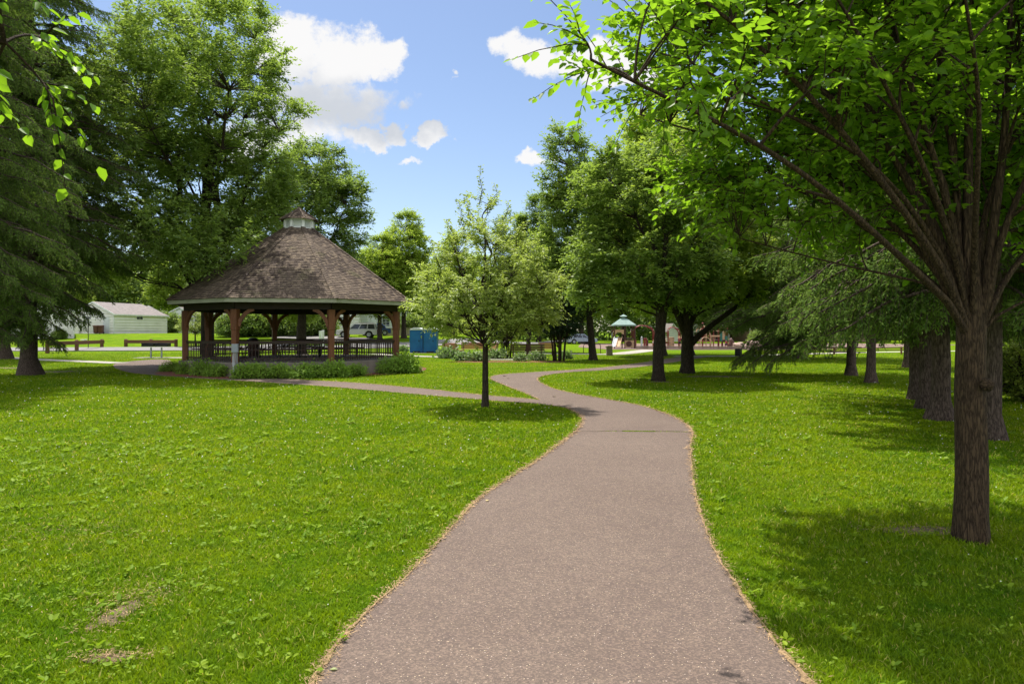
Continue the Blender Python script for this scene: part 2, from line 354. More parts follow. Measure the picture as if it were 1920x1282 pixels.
M_SHING = mat('roof_asphalt', (0.25, 0.22, 0.21), .9, (0.17, 0.15, 0.145), 3, bump=.4)
M_SHEDW = mat('shed_wood', (0.15, 0.11, 0.075), .8, (0.09, 0.065, 0.045), 4, stretch=(1, 1, 8))
M_GLASSD = mat('dark_glass', (0.03, 0.035, 0.04), .1, (0.05, 0.055, 0.06), 2, spec=.8)
M_TIMBER = mat('brown_timber', (0.17, 0.075, 0.035), .75, (0.10, 0.045, 0.022), 4, stretch=(1, 6, 6))
M_BENCHW = mat('bench_wood', (0.36, 0.15, 0.075), .6, (0.24, 0.09, 0.045), 5, stretch=(1, 8, 8))
M_BENCHD = mat('bench_dark', (0.09, 0.035, 0.025), .6, (0.06, 0.025, 0.02), 5)
M_BLACK = mat('black_metal', (0.02, 0.02, 0.02), .5, (0.03, 0.028, 0.026), 5, metal=.3)
M_GALV = mat('galvanised', (0.38, 0.40, 0.42), .45, (0.28, 0.30, 0.32), 6, metal=.5)
M_GREYBOX = mat('grey_box', (0.33, 0.36, 0.39), .5, (0.28, 0.31, 0.34), 4)
M_BLUE = mat('blue_plastic', (0.008, 0.13, 0.36), .45, (0.006, 0.10, 0.29), 2)
M_ROOFW = mat('white_plastic', (0.6, 0.63, 0.65), .5, (0.5, 0.53, 0.55), 3)
M_TRASH = mat('brown_plastic', (0.12, 0.045, 0.03), .55, (0.09, 0.035, 0.025), 3)
M_TAN = mat('tan_plastic', (0.50, 0.34, 0.20), .5, (0.42, 0.28, 0.16), 2)
M_TEAL = mat('teal_roof', (0.15, 0.24, 0.22), .6, (0.22, 0.31, 0.29), 2)
M_PGREEN = mat('play_green', (0.02, 0.13, 0.10), .45)
M_REDP = mat('play_maroon', (0.22, 0.03, 0.025), .45, (0.16, 0.02, 0.02), 2)
M_BRNP = mat('play_brown', (0.09, 0.035, 0.025), .5)
M_STONE = mat('pebble_stone', (0.27, 0.21, 0.17), .9, (0.18, 0.14, 0.12), 25, bump=.5)
M_ROCK = mat('play_rock', (0.40, 0.29, 0.23), .85, (0.26, 0.18, 0.15), 3, bump=.6)
M_SILVER = mat('car_silver', (0.55, 0.56, 0.57), .3, (0.52, 0.53, 0.54), 1, metal=.4)
M_CARBLUE = mat('car_blue', (0.03, 0.07, 0.25), .3, (0.03, 0.06, 0.22), 1, metal=.3)
M_CARGREY = mat('car_grey', (0.25, 0.30, 0.36), .3, (0.24, 0.28, 0.34), 1, metal=.4)
M_TYRE = mat('tyre', (0.02, 0.02, 0.02), .85)
M_SKIN = mat('skin', (0.55, 0.32, 0.22), .6, (0.50, 0.29, 0.20), 3)
def shingle_mat():
    m, t, b, o = new_mat('cedar_shingle')
    g = N(t, 'ShaderNodeNewGeometry'); oc = objc(t); n = noise(t, oc, 0.55, 5, 0.6); nf = noise(t, oc, 14, 5, 0.7); mo = noise(t, oc, 1.3, 4, 0.6)
    rp = N(t, 'ShaderNodeValToRGB'); t.links.new(g.outputs['Random Per Island'], rp.inputs[0])
    e = rp.color_ramp.elements; e[0].color = (0.040, 0.028, 0.022, 1); e[1].color = (0.21, 0.160, 0.110, 1); e[1].position = .97
    x = rp.color_ramp.elements.new(.5); x.color = (0.078, 0.057, 0.043, 1)
    col = mixc(t, mapr(t, n.outputs['Fac'], .42, .62, 0, .5), rp.outputs[0], (0.20, 0.155, 0.115))
    col = mixc(t, mapr(t, mo.outputs['Fac'], .58, .72, 0, .45), col, (0.13, 0.13, 0.05))
    col = mixc(t, mapr(t, nf.outputs['Fac'], .3, .7, 0, .5), col, (0.055, 0.036, 0.03))
    t.links.new(col, b.inputs['Base Color']); b.inputs['Roughness'].default_value = .85; b.inputs['Specular IOR Level'].default_value = .2
    bn = N(t, 'ShaderNodeBump'); bn.inputs['Strength'].default_value = .5; bn.inputs['Distance'].default_value = .01
    t.links.new(nf.outputs['Fac'], bn.inputs['Height']); t.links.new(bn.outputs[0], b.inputs['Normal'])
    return m
M_CEDAR = shingle_mat()
#NEXT
# ================================================================== SETTING
rng = np.random.default_rng(11)
def terrain():
    xs = np.concatenate([[-900, -400, -200], np.arange(-110, 90, 2.0), [90, 200, 400, 900]])
    ys = np.concatenate([[-200, -60, -20], np.arange(-10, 130, 2.0), [130, 200, 400, 1200]])
    X, Y = np.meshgrid(xs, ys); Z = gz(X, Y)
    i = np.arange(X.size).reshape(X.shape)
    f = np.stack([i[:-1, :-1], i[:-1, 1:], i[1:, 1:], i[1:, :-1]], -1).reshape(-1, 4)
    o = np_mesh('lawn', np.stack([X, Y, Z], -1).reshape(-1, 3), f, M_GROUND, smooth=True); o['kind'] = 'structure'
terrain()

def smooth_line(pts, n=8):
    """Catmull-Rom through world points"""
    P = [np.array(p, float) for p in pts]; P = [2 * P[0] - P[1]] + P + [2 * P[-1] - P[-2]]; out = []
    for i in range(1, len(P) - 2):
        for k in range(n):
            t = k / n; p0, p1, p2, p3 = P[i - 1:i + 3]
            out.append(0.5 * (2 * p1 + (p2 - p0) * t + (2 * p0 - 5 * p1 + 4 * p2 - p3) * t * t + (3 * p1 - p0 - 3 * p2 + p3) * t ** 3))
    out.append(P[-2]); return np.array(out)
def gpl(l): return [gp(*p) for p in l]
# outlines of the asphalt, from the foreground to the playground
L_main = smooth_line([(-1.05, -4), (-1.05, 1.5)] + gpl([(590, 1282), (660, 1180), (768, 1075), (850, 987), (910, 928), (1010, 862), (1066, 820), (1088, 797), (1088, 780), (1062, 765)]))
L_low = smooth_line(gpl([(1062, 765), (1000, 757), (905, 750), (760, 738), (600, 724), (430, 713), (320, 706), (245, 699), (215, 690)]))
L_end = smooth_line(gpl([(215, 690), (214, 683), (240, 678), (290, 674), (318, 675)]), 5)
L_up = smooth_line(gpl([(318, 675), (330, 690), (380, 699), (450, 704), (560, 712), (680, 719), (800, 730), (905, 741), (1012, 750)]))
L_isl = smooth_line(gpl([(1012, 750), (980, 736), (945, 722), (920, 710), (935, 703), (1000, 698), (1080, 693), (1160, 686), (1230, 676), (1275, 669)]))
L_r = smooth_line(gpl([(1330, 669), (1290, 675), (1225, 685), (1150, 693), (1070, 698), (1022, 704), (1008, 712), (1030, 726), (1075, 738), (1130, 748), (1200, 761), (1253, 778), (1285, 795), (1298, 812), (1295, 838), (1297, 870), (1305, 930), (1330, 1010), (1380, 1100), (1450, 1200), (1520, 1282)]) + [(1.57, 1.5), (1.57, -4)])
PATH = np.concatenate([L_main, L_low[1:], L_end[1:], L_up[1:], L_isl[1:], L_r])
def ragged(P, amp=.018, seed=0):
    g = np.random.default_rng(seed); return P + g.normal(0, amp, P.shape)
def flat_poly(name, poly, z, m, kind='structure'):
    bm = bmesh.new(); vs = [bm.verts.new((x, y, z)) for x, y in poly]; bm.faces.new(vs)
    bmesh.ops.triangulate(bm, faces=bm.faces[:]); bmesh.ops.recalc_face_normals(bm, faces=bm.faces[:])
    me = bpy.data.meshes.new(name); bm.to_mesh(me); bm.free()
    if me.polygons[0].normal.z < 0: me.flip_normals()
    o = link(name, me, m); o['kind'] = kind; return o
flat_poly('asphalt_path', ragged(PATH, .01), 0.012, M_ASPH)
def strip(name, pts, w, m, lift=0.02, kind='structure', n=8, seed=None):
    P = smooth_line(pts, n); T = nrm(np.gradient(P, axis=0)); S = np.stack([-T[:, 1], T[:, 0]], 1)
    ww = np.full(len(P), w) if np.isscalar(w) else np.asarray(w)
    rows = [P + S * ww[:, None] * k for k in (-.5, -.25, 0, .25, .5)]
    V_ = np.stack(rows, 1); Z = gz(V_[..., 0], V_[..., 1]) + lift
    i = np.arange(Z.size).reshape(Z.shape); f = np.stack([i[:-1, :-1], i[1:, :-1], i[1:, 1:], i[:-1, 1:]], -1).reshape(-1, 4)[:, ::-1]
    o = np_mesh(name, np.concatenate([V_, Z[..., None]], -1).reshape(-1, 3), f, m); o['kind'] = kind
    return np.concatenate([rows[0], rows[-1][::-1]])
HOLES = [PATH]
# dried, spilled edges of the path: ragged ribbons of straw and sand
def edge_ribbon(L, wid, off, seed):
    g = np.random.default_rng(seed); P = []
    for a, b in zip(L[:-1], L[1:]):
        k = max(1, int(np.linalg.norm(b - a) / .05)); P += [a + (b - a) * i / k for i in range(k)]
    P = np.array(P); T = nrm(np.gradient(P, axis=0)); S = np.stack([-T[:, 1], T[:, 0]], 1); n = len(P)
    def wob(sc): x = g.normal(0, 1, n + 40); k = np.hanning(sc); return np.convolve(x, k / k.sum() ** .5 / 1.2, 'same')[20:20 + n]
    a = off - wid * .5 + .008 * wob(5) + .012 * wob(25); b_ = off + wid * .5 + .012 * wob(3) + .014 * np.maximum(wob(21), -.6)
    V_ = np.stack([P + S * a[:, None], P + S * np.maximum(b_, a + .01)[:, None]], 1)
    z = np.broadcast_to(np.array([0.02, 0.018]), (n, 2))[..., None]
    i = np.arange(2 * n).reshape(n, 2); f = np.stack([i[:-1, 0], i[:-1, 1], i[1:, 1], i[1:, 0]], -1)
    return np.concatenate([V_, z], -1).reshape(-1, 3), f
er = [edge_ribbon(L_main[::-1], .012, 0.0, 1), edge_ribbon(L_r[::-1], .008, 0.0, 2), edge_ribbon(L_low[::-1], .03, 0, 3), edge_ribbon(L_up[::-1], .03, 0, 4), edge_ribbon(L_isl[::-1], .03, 0, 5)]
g_ = np.random.default_rng(31); SP = []
for L_, k_, side_ in ((L_main, 5500, 1), (L_r, 5500, 1), (L_low, 1200, 1), (L_up, 1200, 1), (L_isl, 1200, 1)):
    seg = np.linalg.norm(np.diff(L_, axis=0), axis=1); dm = (L_[1:, 1] + L_[:-1, 1]) / 2; wgt = seg * np.where((dm > 3) & (dm < 40), 1 / np.clip(dm, 3.2, 40) ** 1.1, 0); wgt /= wgt.sum()
    i_ = g_.choice(len(seg), k_, p=wgt); t_ = g_.uniform(0, 1, k_)[:, None]; p_ = L_[i_] * (1 - t_) + L_[i_ + 1] * t_; T_ = nrm(L_[i_ + 1] - L_[i_]); S_ = np.stack([-T_[:, 1], T_[:, 0]], 1)
    cl = .5 + .5 * np.sin(p_[:, 1] * 3.1) * np.sin(p_[:, 1] * 7.7 + 1); SP.append(p_ + S_ * (g_.normal(0, 1, k_) * (.012 + .026 * cl))[:, None])
for cx, cy, rx, ry in [(*gp(222, 1150), .11, .30), (*gp(205, 1235), .17, .06), (*gp(250, 1120), .25, .2), (*gp(150, 1000), .5, .3), (*gp(1735, 995), .5, .12)]: SP.append(np.stack([g_.normal(cx, rx * .8, 420), g_.normal(cy, ry * .8, 420)], 1))
SP = np.concatenate(SP); k_ = len(SP); a_ = g_.uniform(0, 6.28, k_); L__ = g_.uniform(.012, .05, k_) * np.clip(SP[:, 1] / 6, .8, 2); d_ = np.stack([np.cos(a_), np.sin(a_), g_.normal(0, .15, k_)], 1)
sv, sf = leaves_np(np.stack([SP[:, 0], SP[:, 1], g_.uniform(.014, .034, k_)], 1), d_, nrm(np.array([0, 0, 1.0]) + g_.normal(0, .3, (k_, 3))), L__, L__ * .13)
o = np_mesh('straw', sv, sf, M_STRAW); tag(o, 'loose dry straw and clippings along the path edge and bare spots', 'straw', kind='stuff')
v, f = merge(er); o = np_mesh('dry_edge', v, f, M_THATCH); tag(o, 'tan strip of dried grass and sand along the path edge', 'dried grass', kind='stuff')

CONC1 = strip('concrete_walk', gpl([(-250, 660), (-60, 667), (75, 674.5), (150, 677.5), (226, 681)]), 1.2, M_CONC)
CONC2 = strip('garden_walk', [gp(700, 663.5), gp(760, 667), gp(840, 670), gp(905, 673.5), gp(960, 674), gp(1010, 672)], 1.3, M_CONC)
CONC3 = strip('playground_walk', [gp(985, 663), gp(1060, 663.5), gp(1110, 664), gp(1150, 664), gp(1190, 660), gp(1225, 655.5)], 2.0, M_CONC)
CONC4 = strip('walkway', [gp(1262, 668), gp(1330, 668.2), gp(1400, 667.5), gp(1500, 664), gp(1620, 661), gp(1740, 659), gp(1900, 657)], 1.5, M_CONC, .022)
HOLES += [CONC1, CONC2, CONC3, CONC4]
strip('road', [(-140, 61), (-60, 61.5), (-38, 62), (-20, 63.5), (-11, 67), (-6, 74), (-2, 86), (6, 110), (18, 150)], 4.6, M_ROAD, .06, n=16)
strip('driveway', [(-11, 66), (-15, 70), (-18, 73.5), (-22, 76.5), (-26, 78)], 5, M_ROAD, .09, n=12)
strip('brick_spur', [(-30, 62), (-24, 66), (-21, 71)], 2.4, M_ROAD, .075, n=12)
CHIP = [gp(1085, 651)] + gpl([(1140, 655.5), (1300, 656), (1500, 656), (1560, 654.5)]) + [(60, 90), (48, 100), (10, 98), (8.2, 84)]
flat_poly('wood_chip_ground', CHIP, 0.02, M_CHIPS); HOLES.append(np.array(CHIP))
# bare soil patches in the lawn
def patch(name, px, py, rx, ry, m, seed, z=.006):
    g = np.random.default_rng(seed); cx, cy = gp(px, py); n = 46
    ph = g.uniform(0, 6.28, 4)
    pts = [(cx + rx * math.cos(a) * (1 + .22 * math.sin(3 * a + ph[0]) + .16 * math.sin(7 * a + ph[1]) + g.normal(0, .05)), cy + ry * math.sin(a) * (1 + .25 * math.sin(2 * a + ph[2]) + .14 * math.sin(5 * a + ph[3]) + g.normal(0, .05))) for a in np.linspace(0, 2 * math.pi, n, endpoint=False)]
    flat_poly(name, pts, z, m); return (cx, cy, rx, ry)
PATCH = [patch('soil_patch', 222, 1150, .09, .26, M_DIRT, 1), patch('soil_patch', 205, 1235, .15, .05, M_DIRT, 2), patch('soil_patch', 1300 * 0 + 1735, 995, .5, .12, M_DIRT, 3),
         patch('soil_patch', 110, 697, 1.1, .7, M_DIRT, 4), patch('soil_patch', 20, 690, 1.8, .6, M_DIRT, 5), patch('soil_patch', 1350, 706, 1.6, .7, M_DIRT, 6), patch('soil_patch', 1235, 716, .7, .3, M_DIRT, 7)]
patch('garden_bed', 950, 678, 3.4, 1.5, M_MULCH, 8, .01)

GZ = (-10.04, 32.2)                                 # gazebo centre
def octo(r, c=(0, 0), ph=-102.8): return [(c[0] + r * math.cos(R(ph + 45 * k)), c[1] + r * math.sin(R(ph + 45 * k))) for k in range(8)]
flat_poly('mulch_bed', ragged(np.array(smooth_line(octo(6.0, GZ) + [octo(6.0, GZ)[0]], 5)[:-1]), .03, 3), 0.016, M_MULCH)
HOLES.append(np.array(octo(6.0, GZ)))

def inside(P, poly):
    x, y = P[:, 0], P[:, 1]; res = np.zeros(len(P), bool); lo, hi = poly.min(0), poly.max(0)
    idx = np.where((x > lo[0]) & (x < hi[0]) & (y > lo[1]) & (y < hi[1]))[0]
    if len(idx) == 0: return res
    xs, ys = x[idx], y[idx]; c = np.zeros(len(idx), bool); j = len(poly) - 1
    for i in range(len(poly)):
        xi, yi = poly[i]; xj, yj = poly[j]
        if yi != yj: c ^= ((yi > ys) != (yj > ys)) & (xs < (xj - xi) * (ys - yi) / (yj - yi) + xi)
        j = i
    res[idx] = c; return res
def lawn_points(k, d0, d1, g, holes=True):
    """random lawn points, density ~ k / d^2, over the view and a margin"""
    n = int(k * 1.85 * math.log(d1 / d0)); d = d0 * np.exp(g.uniform(0, 1, n) * math.log(d1 / d0))
    x = g.uniform(-.5, .5, n) * (1.75 * d + 4.5); P = np.stack([x, d], 1)
    if holes:
        m = np.zeros(n, bool)
        for h in HOLES: m |= inside(P, h)
        for cx, cy, rx, ry in PATCH: m |= ((x - cx) / rx) ** 2 + ((d - cy) / ry) ** 2 < .8 * g.uniform(0, 1, n)
        P = P[~m]
    return P
def grass():
    g = np.random.default_rng(5); P = lawn_points(190000, 2.4, 58, g); n = len(P); d = P[:, 1]
    kk = np.clip(d / 5.0, .75, 3.6)
    h = g.uniform(.018, .040, n) * np.clip(kk, 1, 1.3) * (1 + .18 * np.sin(P[:, 0] * 1.7 + np.sin(P[:, 1] * 1.3) * 2)); w = .0038 * kk * g.uniform(.7, 1.3, n)
    a = g.uniform(0, 2 * np.pi, n); ln = g.uniform(.1, 1.5, n) * h; la = a + g.normal(0, .5, n) + np.pi / 2
    b = np.stack([P[:, 0], P[:, 1], gz(P[:, 0], P[:, 1]) - .004], 1); s = np.stack([np.cos(a), np.sin(a), 0 * a], 1) * w[:, None]
    L = np.stack([np.cos(la), np.sin(la), 0 * a], 1) * ln[:, None]; up = np.array([0, 0, 1.0])
    m = b + L * .35 + up * h[:, None] * .6; t = b + L + up * (h * .97)[:, None]
    V_ = np.stack([b - s, b + s, m + s * .75, t, m - s * .75], 1).reshape(-1, 3)
    i = np.arange(n)[:, None] * 5
    # one quad (base) and one quad (tip triangle doubled at the tip) share the mid verts
    f = np.concatenate([i + np.array([[0, 1, 2, 4]])]); me_f = f
    f2 = i + np.array([[4, 2, 3]])
    me = bpy.data.meshes.new('grass_blades'); me.vertices.add(len(V_)); me.vertices.foreach_set('co', V_.astype(np.float32).ravel())
    loops = np.concatenate([me_f, f2], 1).ravel().astype(np.int32); me.loops.add(len(loops)); me.loops.foreach_set('vertex_index', loops)
    st = (np.arange(n)[:, None] * 7 + np.array([[0, 4]])).ravel().astype(np.int32); tot = np.tile([4, 3], n).astype(np.int32)
    me.polygons.add(2 * n); me.polygons.foreach_set('loop_start', st); me.polygons.foreach_set('loop_total', tot); me.update(calc_edges=True)
    tag(link('grass_blades', me, M_BLADE), 'short mown green grass blades covering the lawn', 'grass', kind='stuff')
grass()
def weeds():
    g = np.random.default_rng(8); C = []
    # rosette centres, gathered in drifts mostly on the left lawn
    drifts = [(60, 880, 1.5, 1.3, 260), (230, 850, 1.5, 1.2, 200), (90, 960, 1.0, .8, 70), (230, 1090, .6, .4, 60), (60, 1110, .5, .4, 50), (400, 1100, .4, .3, 26), (130, 1265, .5, .15, 40),
              (640, 1010, .8, .6, 70), (730, 985, .5, .4, 50), (560, 1000, .5, .3, 30), (480, 1230, .6, .3, 34), (380, 1150, .6, .3, 20), (1640, 1150, .7, .4, 30), (1560, 1090, .9, .5, 20), (1350, 830, 1.2, 1.5, 60), (1800, 1200, .7, .3, 20),
              (450, 900, 2.2, 1.2, 90), (640, 1190, .3, .3, 14), (1100, 850, .8, .8, 20), (350, 930, 1.6, .8, 80)]
    for px, py, rx, ry, n in drifts:
        cx, cy = gp(px, py); C.append(np.stack([g.normal(cx, rx, n), g.normal(cy, ry, n)], 1))
    C.append(lawn_points(420, 3.2, 16, g, False)); C = np.concatenate(C); C = C[C[:, 1] > 2.8]
    m = np.zeros(len(C), bool)
    for h in HOLES: m |= inside(C, h)
    C = C[~m]; k = g.integers(3, 8, len(C)); idx = np.repeat(np.arange(len(C)), k); n = len(idx)
    sz = (.5 + 1.1 * g.uniform(0, 1, len(C)) ** 2.5)[idx] * g.uniform(.7, 1.2, n) * np.clip(C[idx, 1] / 7, .8, 1.7); a = g.uniform(0, 2 * np.pi, n); el = g.uniform(.05, .9, n)
    d = np.stack([np.cos(a) * np.cos(el), np.sin(a) * np.cos(el), np.sin(el)], 1)
    p = np.stack([C[idx, 0], C[idx, 1], gz(C[idx, 0], C[idx, 1]) + g.uniform(.008, .035, n)], 1) + d * .012
    nn = nrm(np.array([0, 0, 1.0]) + g.normal(0, .35, (n, 3)))
    v, f = leaves_np(p, d, nn, .042 * sz, .026 * sz, .12)
    tag(np_mesh('broadleaf_weeds', v, f, M_WEED), 'yellow green plantain and clover leaves scattered in the lawn', 'weeds', kind='stuff')
    P = np.concatenate([lawn_points(150, 4, 30, g), lawn_points(330, 9, 26, g)]); P = P[(g.uniform(0, 1, len(P)) < .75)]
    r = .0085 * np.clip(P[:, 1] / 8, .8, 2.0) * g.uniform(.6, 1.2, len(P)); z = gz(P[:, 0], P[:, 1]) + g.uniform(.035, .07, len(P))
    c = np.stack([P[:, 0], P[:, 1], z], 1); O = np.array([(1, 0, 0), (0, 1, 0), (-1, 0, 0), (0, -1, 0), (0, 0, .9), (0, 0, -.8)])
    v = (c[:, None] + O[None] * r[:, None, None]).reshape(-1, 3); F_ = np.array([(0, 1, 4), (1, 2, 4), (2, 3, 4), (3, 0, 4), (1, 0, 5), (2, 1, 5), (3, 2, 5), (0, 3, 5)])
    f = (np.arange(len(P))[:, None, None] * 6 + F_[None]).reshape(-1, 3)
    tag(np_mesh('clover_flowers', v, f, M_CLOVER), 'tiny white clover flowers dotted over the lawn', 'flowers', kind='stuff')
weeds()
# grass growing in the crack across the path
def crack():
    g = np.random.default_rng(3); a, b = np.array(gp(1120, 809)), np.array(gp(1297, 811))
    t = np.concatenate([g.uniform(0.0, 1, 160), g.uniform(.28, .62, 500)]); n = len(t)
    P = a + (b - a) * t[:, None] + g.normal(0, .012, (n, 2)); an = g.uniform(0, 6.28, n); h = g.uniform(.004, .022, n)
    base = np.stack([P[:, 0], P[:, 1], 0 * an + .012], 1); s = np.stack([np.cos(an), np.sin(an), 0 * an], 1) * .007
    tip = base + np.stack([g.normal(0, .014, n), g.normal(0, .014, n), h], 1)
    v = np.stack([base - s, base + s, tip], 1).reshape(-1, 3); f = np.arange(3 * n).reshape(n, 3)
    tag(np_mesh('crack_grass', v, f, M_BLADE), 'line of grass growing in the crack across the path', 'grass', kind='stuff')
crack()
strip('path_crack', [gp(1068, 808.5), gp(1110, 810), gp(1150, 808.6), gp(1200, 809.6), gp(1250, 809), gp(1298, 811)], [.014 + .016 * abs(math.sin(i * 1.9)) for i in range(41)], M_CRACK, .0155, n=8)
# fallen leaves and crumbs on the asphalt
for i, (px, py, s, c) in enumerate([(618, 1260, .035, 'pale green'), (912, 942, .05, 'curled tan'), (950, 706, .16, 'brown'), (955, 710, .12, 'dark brown'), (1036, 744, .12, 'dark')]):
    x, y = gp(px, py); m = MB(); m.add([(0, 0, 0), (s * .5, s * .4, s * .12), (s * .9, s * .3, s * .1), (s * 1.25, 0, 0), (s * .8, -s * .35, s * .14), (s * .4, -s * .3, s * .05)], [(0, 3, 2, 1), (0, 5, 4, 3)])
    o = m.build('fallen_leaf', mat('dry_leaf', (.45, .36, .18), .8, (.35, .24, .12)) if i == 1 else mat('dry_leaf_dark', (.10, .07, .03), .8) if i > 1 else M_LEAF_YOUNG)
    o.location = (x, y, .018); o.rotation_euler = (0, 0, i * 1.3)
    tag(o, ['pale green fallen leaf near the left edge of the path in the foreground', 'curled tan leaf lying beside the left edge of the path', 'brown leaf on the path where it bends left, farther of two', 'dark brown leaf on the path bend, nearer of two', 'dark leaf on the path beyond the junction'][i], 'leaf', 'fallen leaves on the path')

# ================================================================== GAZEBO
def gazebo():
    g = thing('gazebo', (GZ[0], GZ[1], 0), 0, 'large octagonal wooden gazebo with brown shingle roof and white louvred cupola', 'gazebo')
    zd = 0.57
    s = MB(); s.prism(octo(5.15), 0, zd); s.build('concrete_base', M_SLAB, g, bevel=.015)
    rng_ = random.Random(4)
    # roof deck (underlay) and shingles
    def rz(r): return 3.15 + (5.6 - r) * (6.62 - 3.15) / (5.6 - .70)
    deck = MB(); o1, o2 = octo(5.57), octo(.7)
    for k in range(8):
        a, b, c, d = o1[k], o1[(k + 1) % 8], o2[(k + 1) % 8], o2[k]
        deck.add([(a[0], a[1], rz(5.57)), (b[0], b[1], rz(5.57)), (c[0], c[1], rz(.7)), (d[0], d[1], rz(.7)), (a[0], a[1], rz(5.57) - .06), (b[0], b[1], rz(5.57) - .06), (c[0], c[1], rz(.7) - .06), (d[0], d[1], rz(.7) - .06)],
                 [(0, 1, 2, 3), (7, 6, 5, 4), (0, 4, 5, 1)])
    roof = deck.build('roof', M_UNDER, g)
    sh = MB(); NC = 44
    for k in range(8):
        A1, B1, A0, B0 = [Vector((*p, rz(r))) for p, r in ((octo(5.62)[k], 5.62), (octo(5.62)[(k + 1) % 8], 5.62), (octo(.68)[k], .68), (octo(.68)[(k + 1) % 8], .68))]
        nor = (B1 - A1).cross(A0 - A1).normalized()
        if nor.z < 0: nor = -nor
        for c in range(NC):
            t0, t1 = c / NC, min(1.0, (c + 1.35) / NC)
            pa, pb = A1.lerp(A0, t0), B1.lerp(B0, t0); qa, qb = A1.lerp(A0, t1), B1.lerp(B0, t1); w = (pb - pa).length
            u = 0.0
            while u < w - .01:
                du = min(rng_.uniform(.08, .17), w - u); j = rng_.uniform(-.010, .010)
                f0, f1 = u / w, (u + du - .006) / w
                a, b = pa.lerp(pb, f0), pa.lerp(pb, f1); c2, d = qa.lerp(qb, f1), qa.lerp(qb, f0)
                dn = (pa - qa).normalized() * j; th = rng_.uniform(.018, .032)
                a, b = a + dn + nor * th, b + dn + nor * th; c2, d = c2 + nor * .004, d + nor * .004
                ab, bb = a - nor * .018, b - nor * .018
                sh.add([a, b, c2, d, ab, bb], [(0, 1, 2, 3), (4, 5, 1, 0)])
                u += du
    sh.build('shingles', M_CEDAR, roof)
    for k in range(8):
        rc = MB()
        a, b = Vector((*octo(5.66)[k], rz(5.66) + .045)), Vector((*octo(.66)[k], rz(.66) + .045)); n_ = 40
        out = Vector((a.x, a.y, 0)).normalized(); side = Vector((-out.y, out.x, 0))
        for i in range(n_):
            p, q = a.lerp(b, i / n_), a.lerp(b, min(1, (i + 1.25) / n_))
            up = Vector((0, 0, .022 + rng_.uniform(0, .01)))
            for sg in (-1, 1): rc.add([p + up, p + side * .11 * sg + up * .1 - Vector((0, 0, .015)), q + side * .11 * sg - Vector((0, 0, .03)), q + Vector((0, 0, .004)), p - up * .3, p + side * .11 * sg - up * .6], [(0, 1, 2, 3), (0, 4, 5, 1)])
        rc.build('ridge_cap', M_CEDAR, roof)
    # fascia and soffit, ceiling beams
    fa = MB(); fo, fi = octo(5.58), octo(5.53)
    for k in range(8):
        a, b, c, d = fo[k], fo[(k + 1) % 8], fi[(k + 1) % 8], fi[k]
        z1, z0 = 3.135, 2.98
        fa.add([(a[0], a[1], z0), (b[0], b[1], z0), (b[0], b[1], z1), (a[0], a[1], z1), (d[0], d[1], z0), (c[0], c[1], z0), (c[0], c[1], z1), (d[0], d[1], z1)], [(0, 1, 2, 3), (5, 4, 7, 6), (1, 0, 4, 5)])
    fa.build('fascia', M_FASCIA, g)
    so_ = MB(); si = octo(4.75)
    for k in range(8):
        a, b, c, d = fi[k], fi[(k + 1) % 8], si[(k + 1) % 8], si[k]
        so_.add([(a[0], a[1], 3.02), (b[0], b[1], 3.02), (c[0], c[1], 3.02), (d[0], d[1], 3.02)], [(3, 2, 1, 0)])
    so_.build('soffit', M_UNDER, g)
    P = octo(4.88); bm_ = MB()
    for k in range(8):
        a, b = Vector((*P[k], 2.86)), Vector((*P[(k + 1) % 8], 2.86)); bm_.beam(a, b, .14, .28)
        bm_.beam((*P[k], 3.25), (P[k][0] * .12, P[k][1] * .12, 6.3), .09, .18)
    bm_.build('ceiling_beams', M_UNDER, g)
    # posts with base, braces
    for k in range(8):
        x, y = P[k]; ang = math.atan2(y, x)
        m = MB(); m.box((x, y, (zd + 2.72) / 2), (.23, .23, 2.72 - zd), ang)
        m.box((x, y, 2.30), (.27, .27, .84), ang)
        po = m.build('post', M_POST, g, bevel=.012)
        b = MB()
        for kk in ((k + 1) % 8, (k - 1) % 8):
            d = (Vector((*P[kk], 0)) - Vector((x, y, 0))).normalized(); c0 = Vector((x, y, 0)); pr = None
            pts = [c0 + d * (.12 + .58 * t ** 1.5) + Vector((0, 0, 2.02 + .70 * (1 - (1 - t) ** 1.5))) for t in [i / 6 for i in range(7)]]
            for p, q in zip(pts[:-1], pts[1:]): b.beam(p, q + (q - p) * .08, .10, .15)
        b.build('brace', M_POST, po)
    # railings between posts; two sides stay open
    for k in range(8):
        if k in (2, 6): continue
        a, b = Vector((*P[k], 0)), Vector((*P[(k + 1) % 8], 0)); d = (b - a).normalized(); a2, b2 = a + d * .13, b - d * .13; L = (b2 - a2).length
        m = MB(); Z = lambda z: Vector((0, 0, zd + z))
        m.beam(a2 + Z(.83), b2 + Z(.83), .09, .05); m.beam(a2 + Z(.77), b2 + Z(.77), .04, .06); m.beam(a2 + Z(.14), b2 + Z(.14), .04, .06)
        ra = m.build('railing', M_RAIL, g); n = int(L / .125)
        q = MB()
        for i in range(1, n): p = a2.lerp(b2, i / n); q.beam(p + Z(.06), p + Z(.78), .032)
        q.build('balusters', M_RAIL, ra)
    # cupola
    c = MB(); c.prism(octo(.72), 6.52, 6.66); c.prism(octo(.60), 6.66, 7.0)
    for k in range(8):
        x, y = octo(.64)[k]; c.box((x, y, 6.83), (.13, .13, .36), math.atan2(y, x))
    c.prism(octo(.70), 6.985, 7.05)
    cu = c.build('cupola', M_WHITE, g)
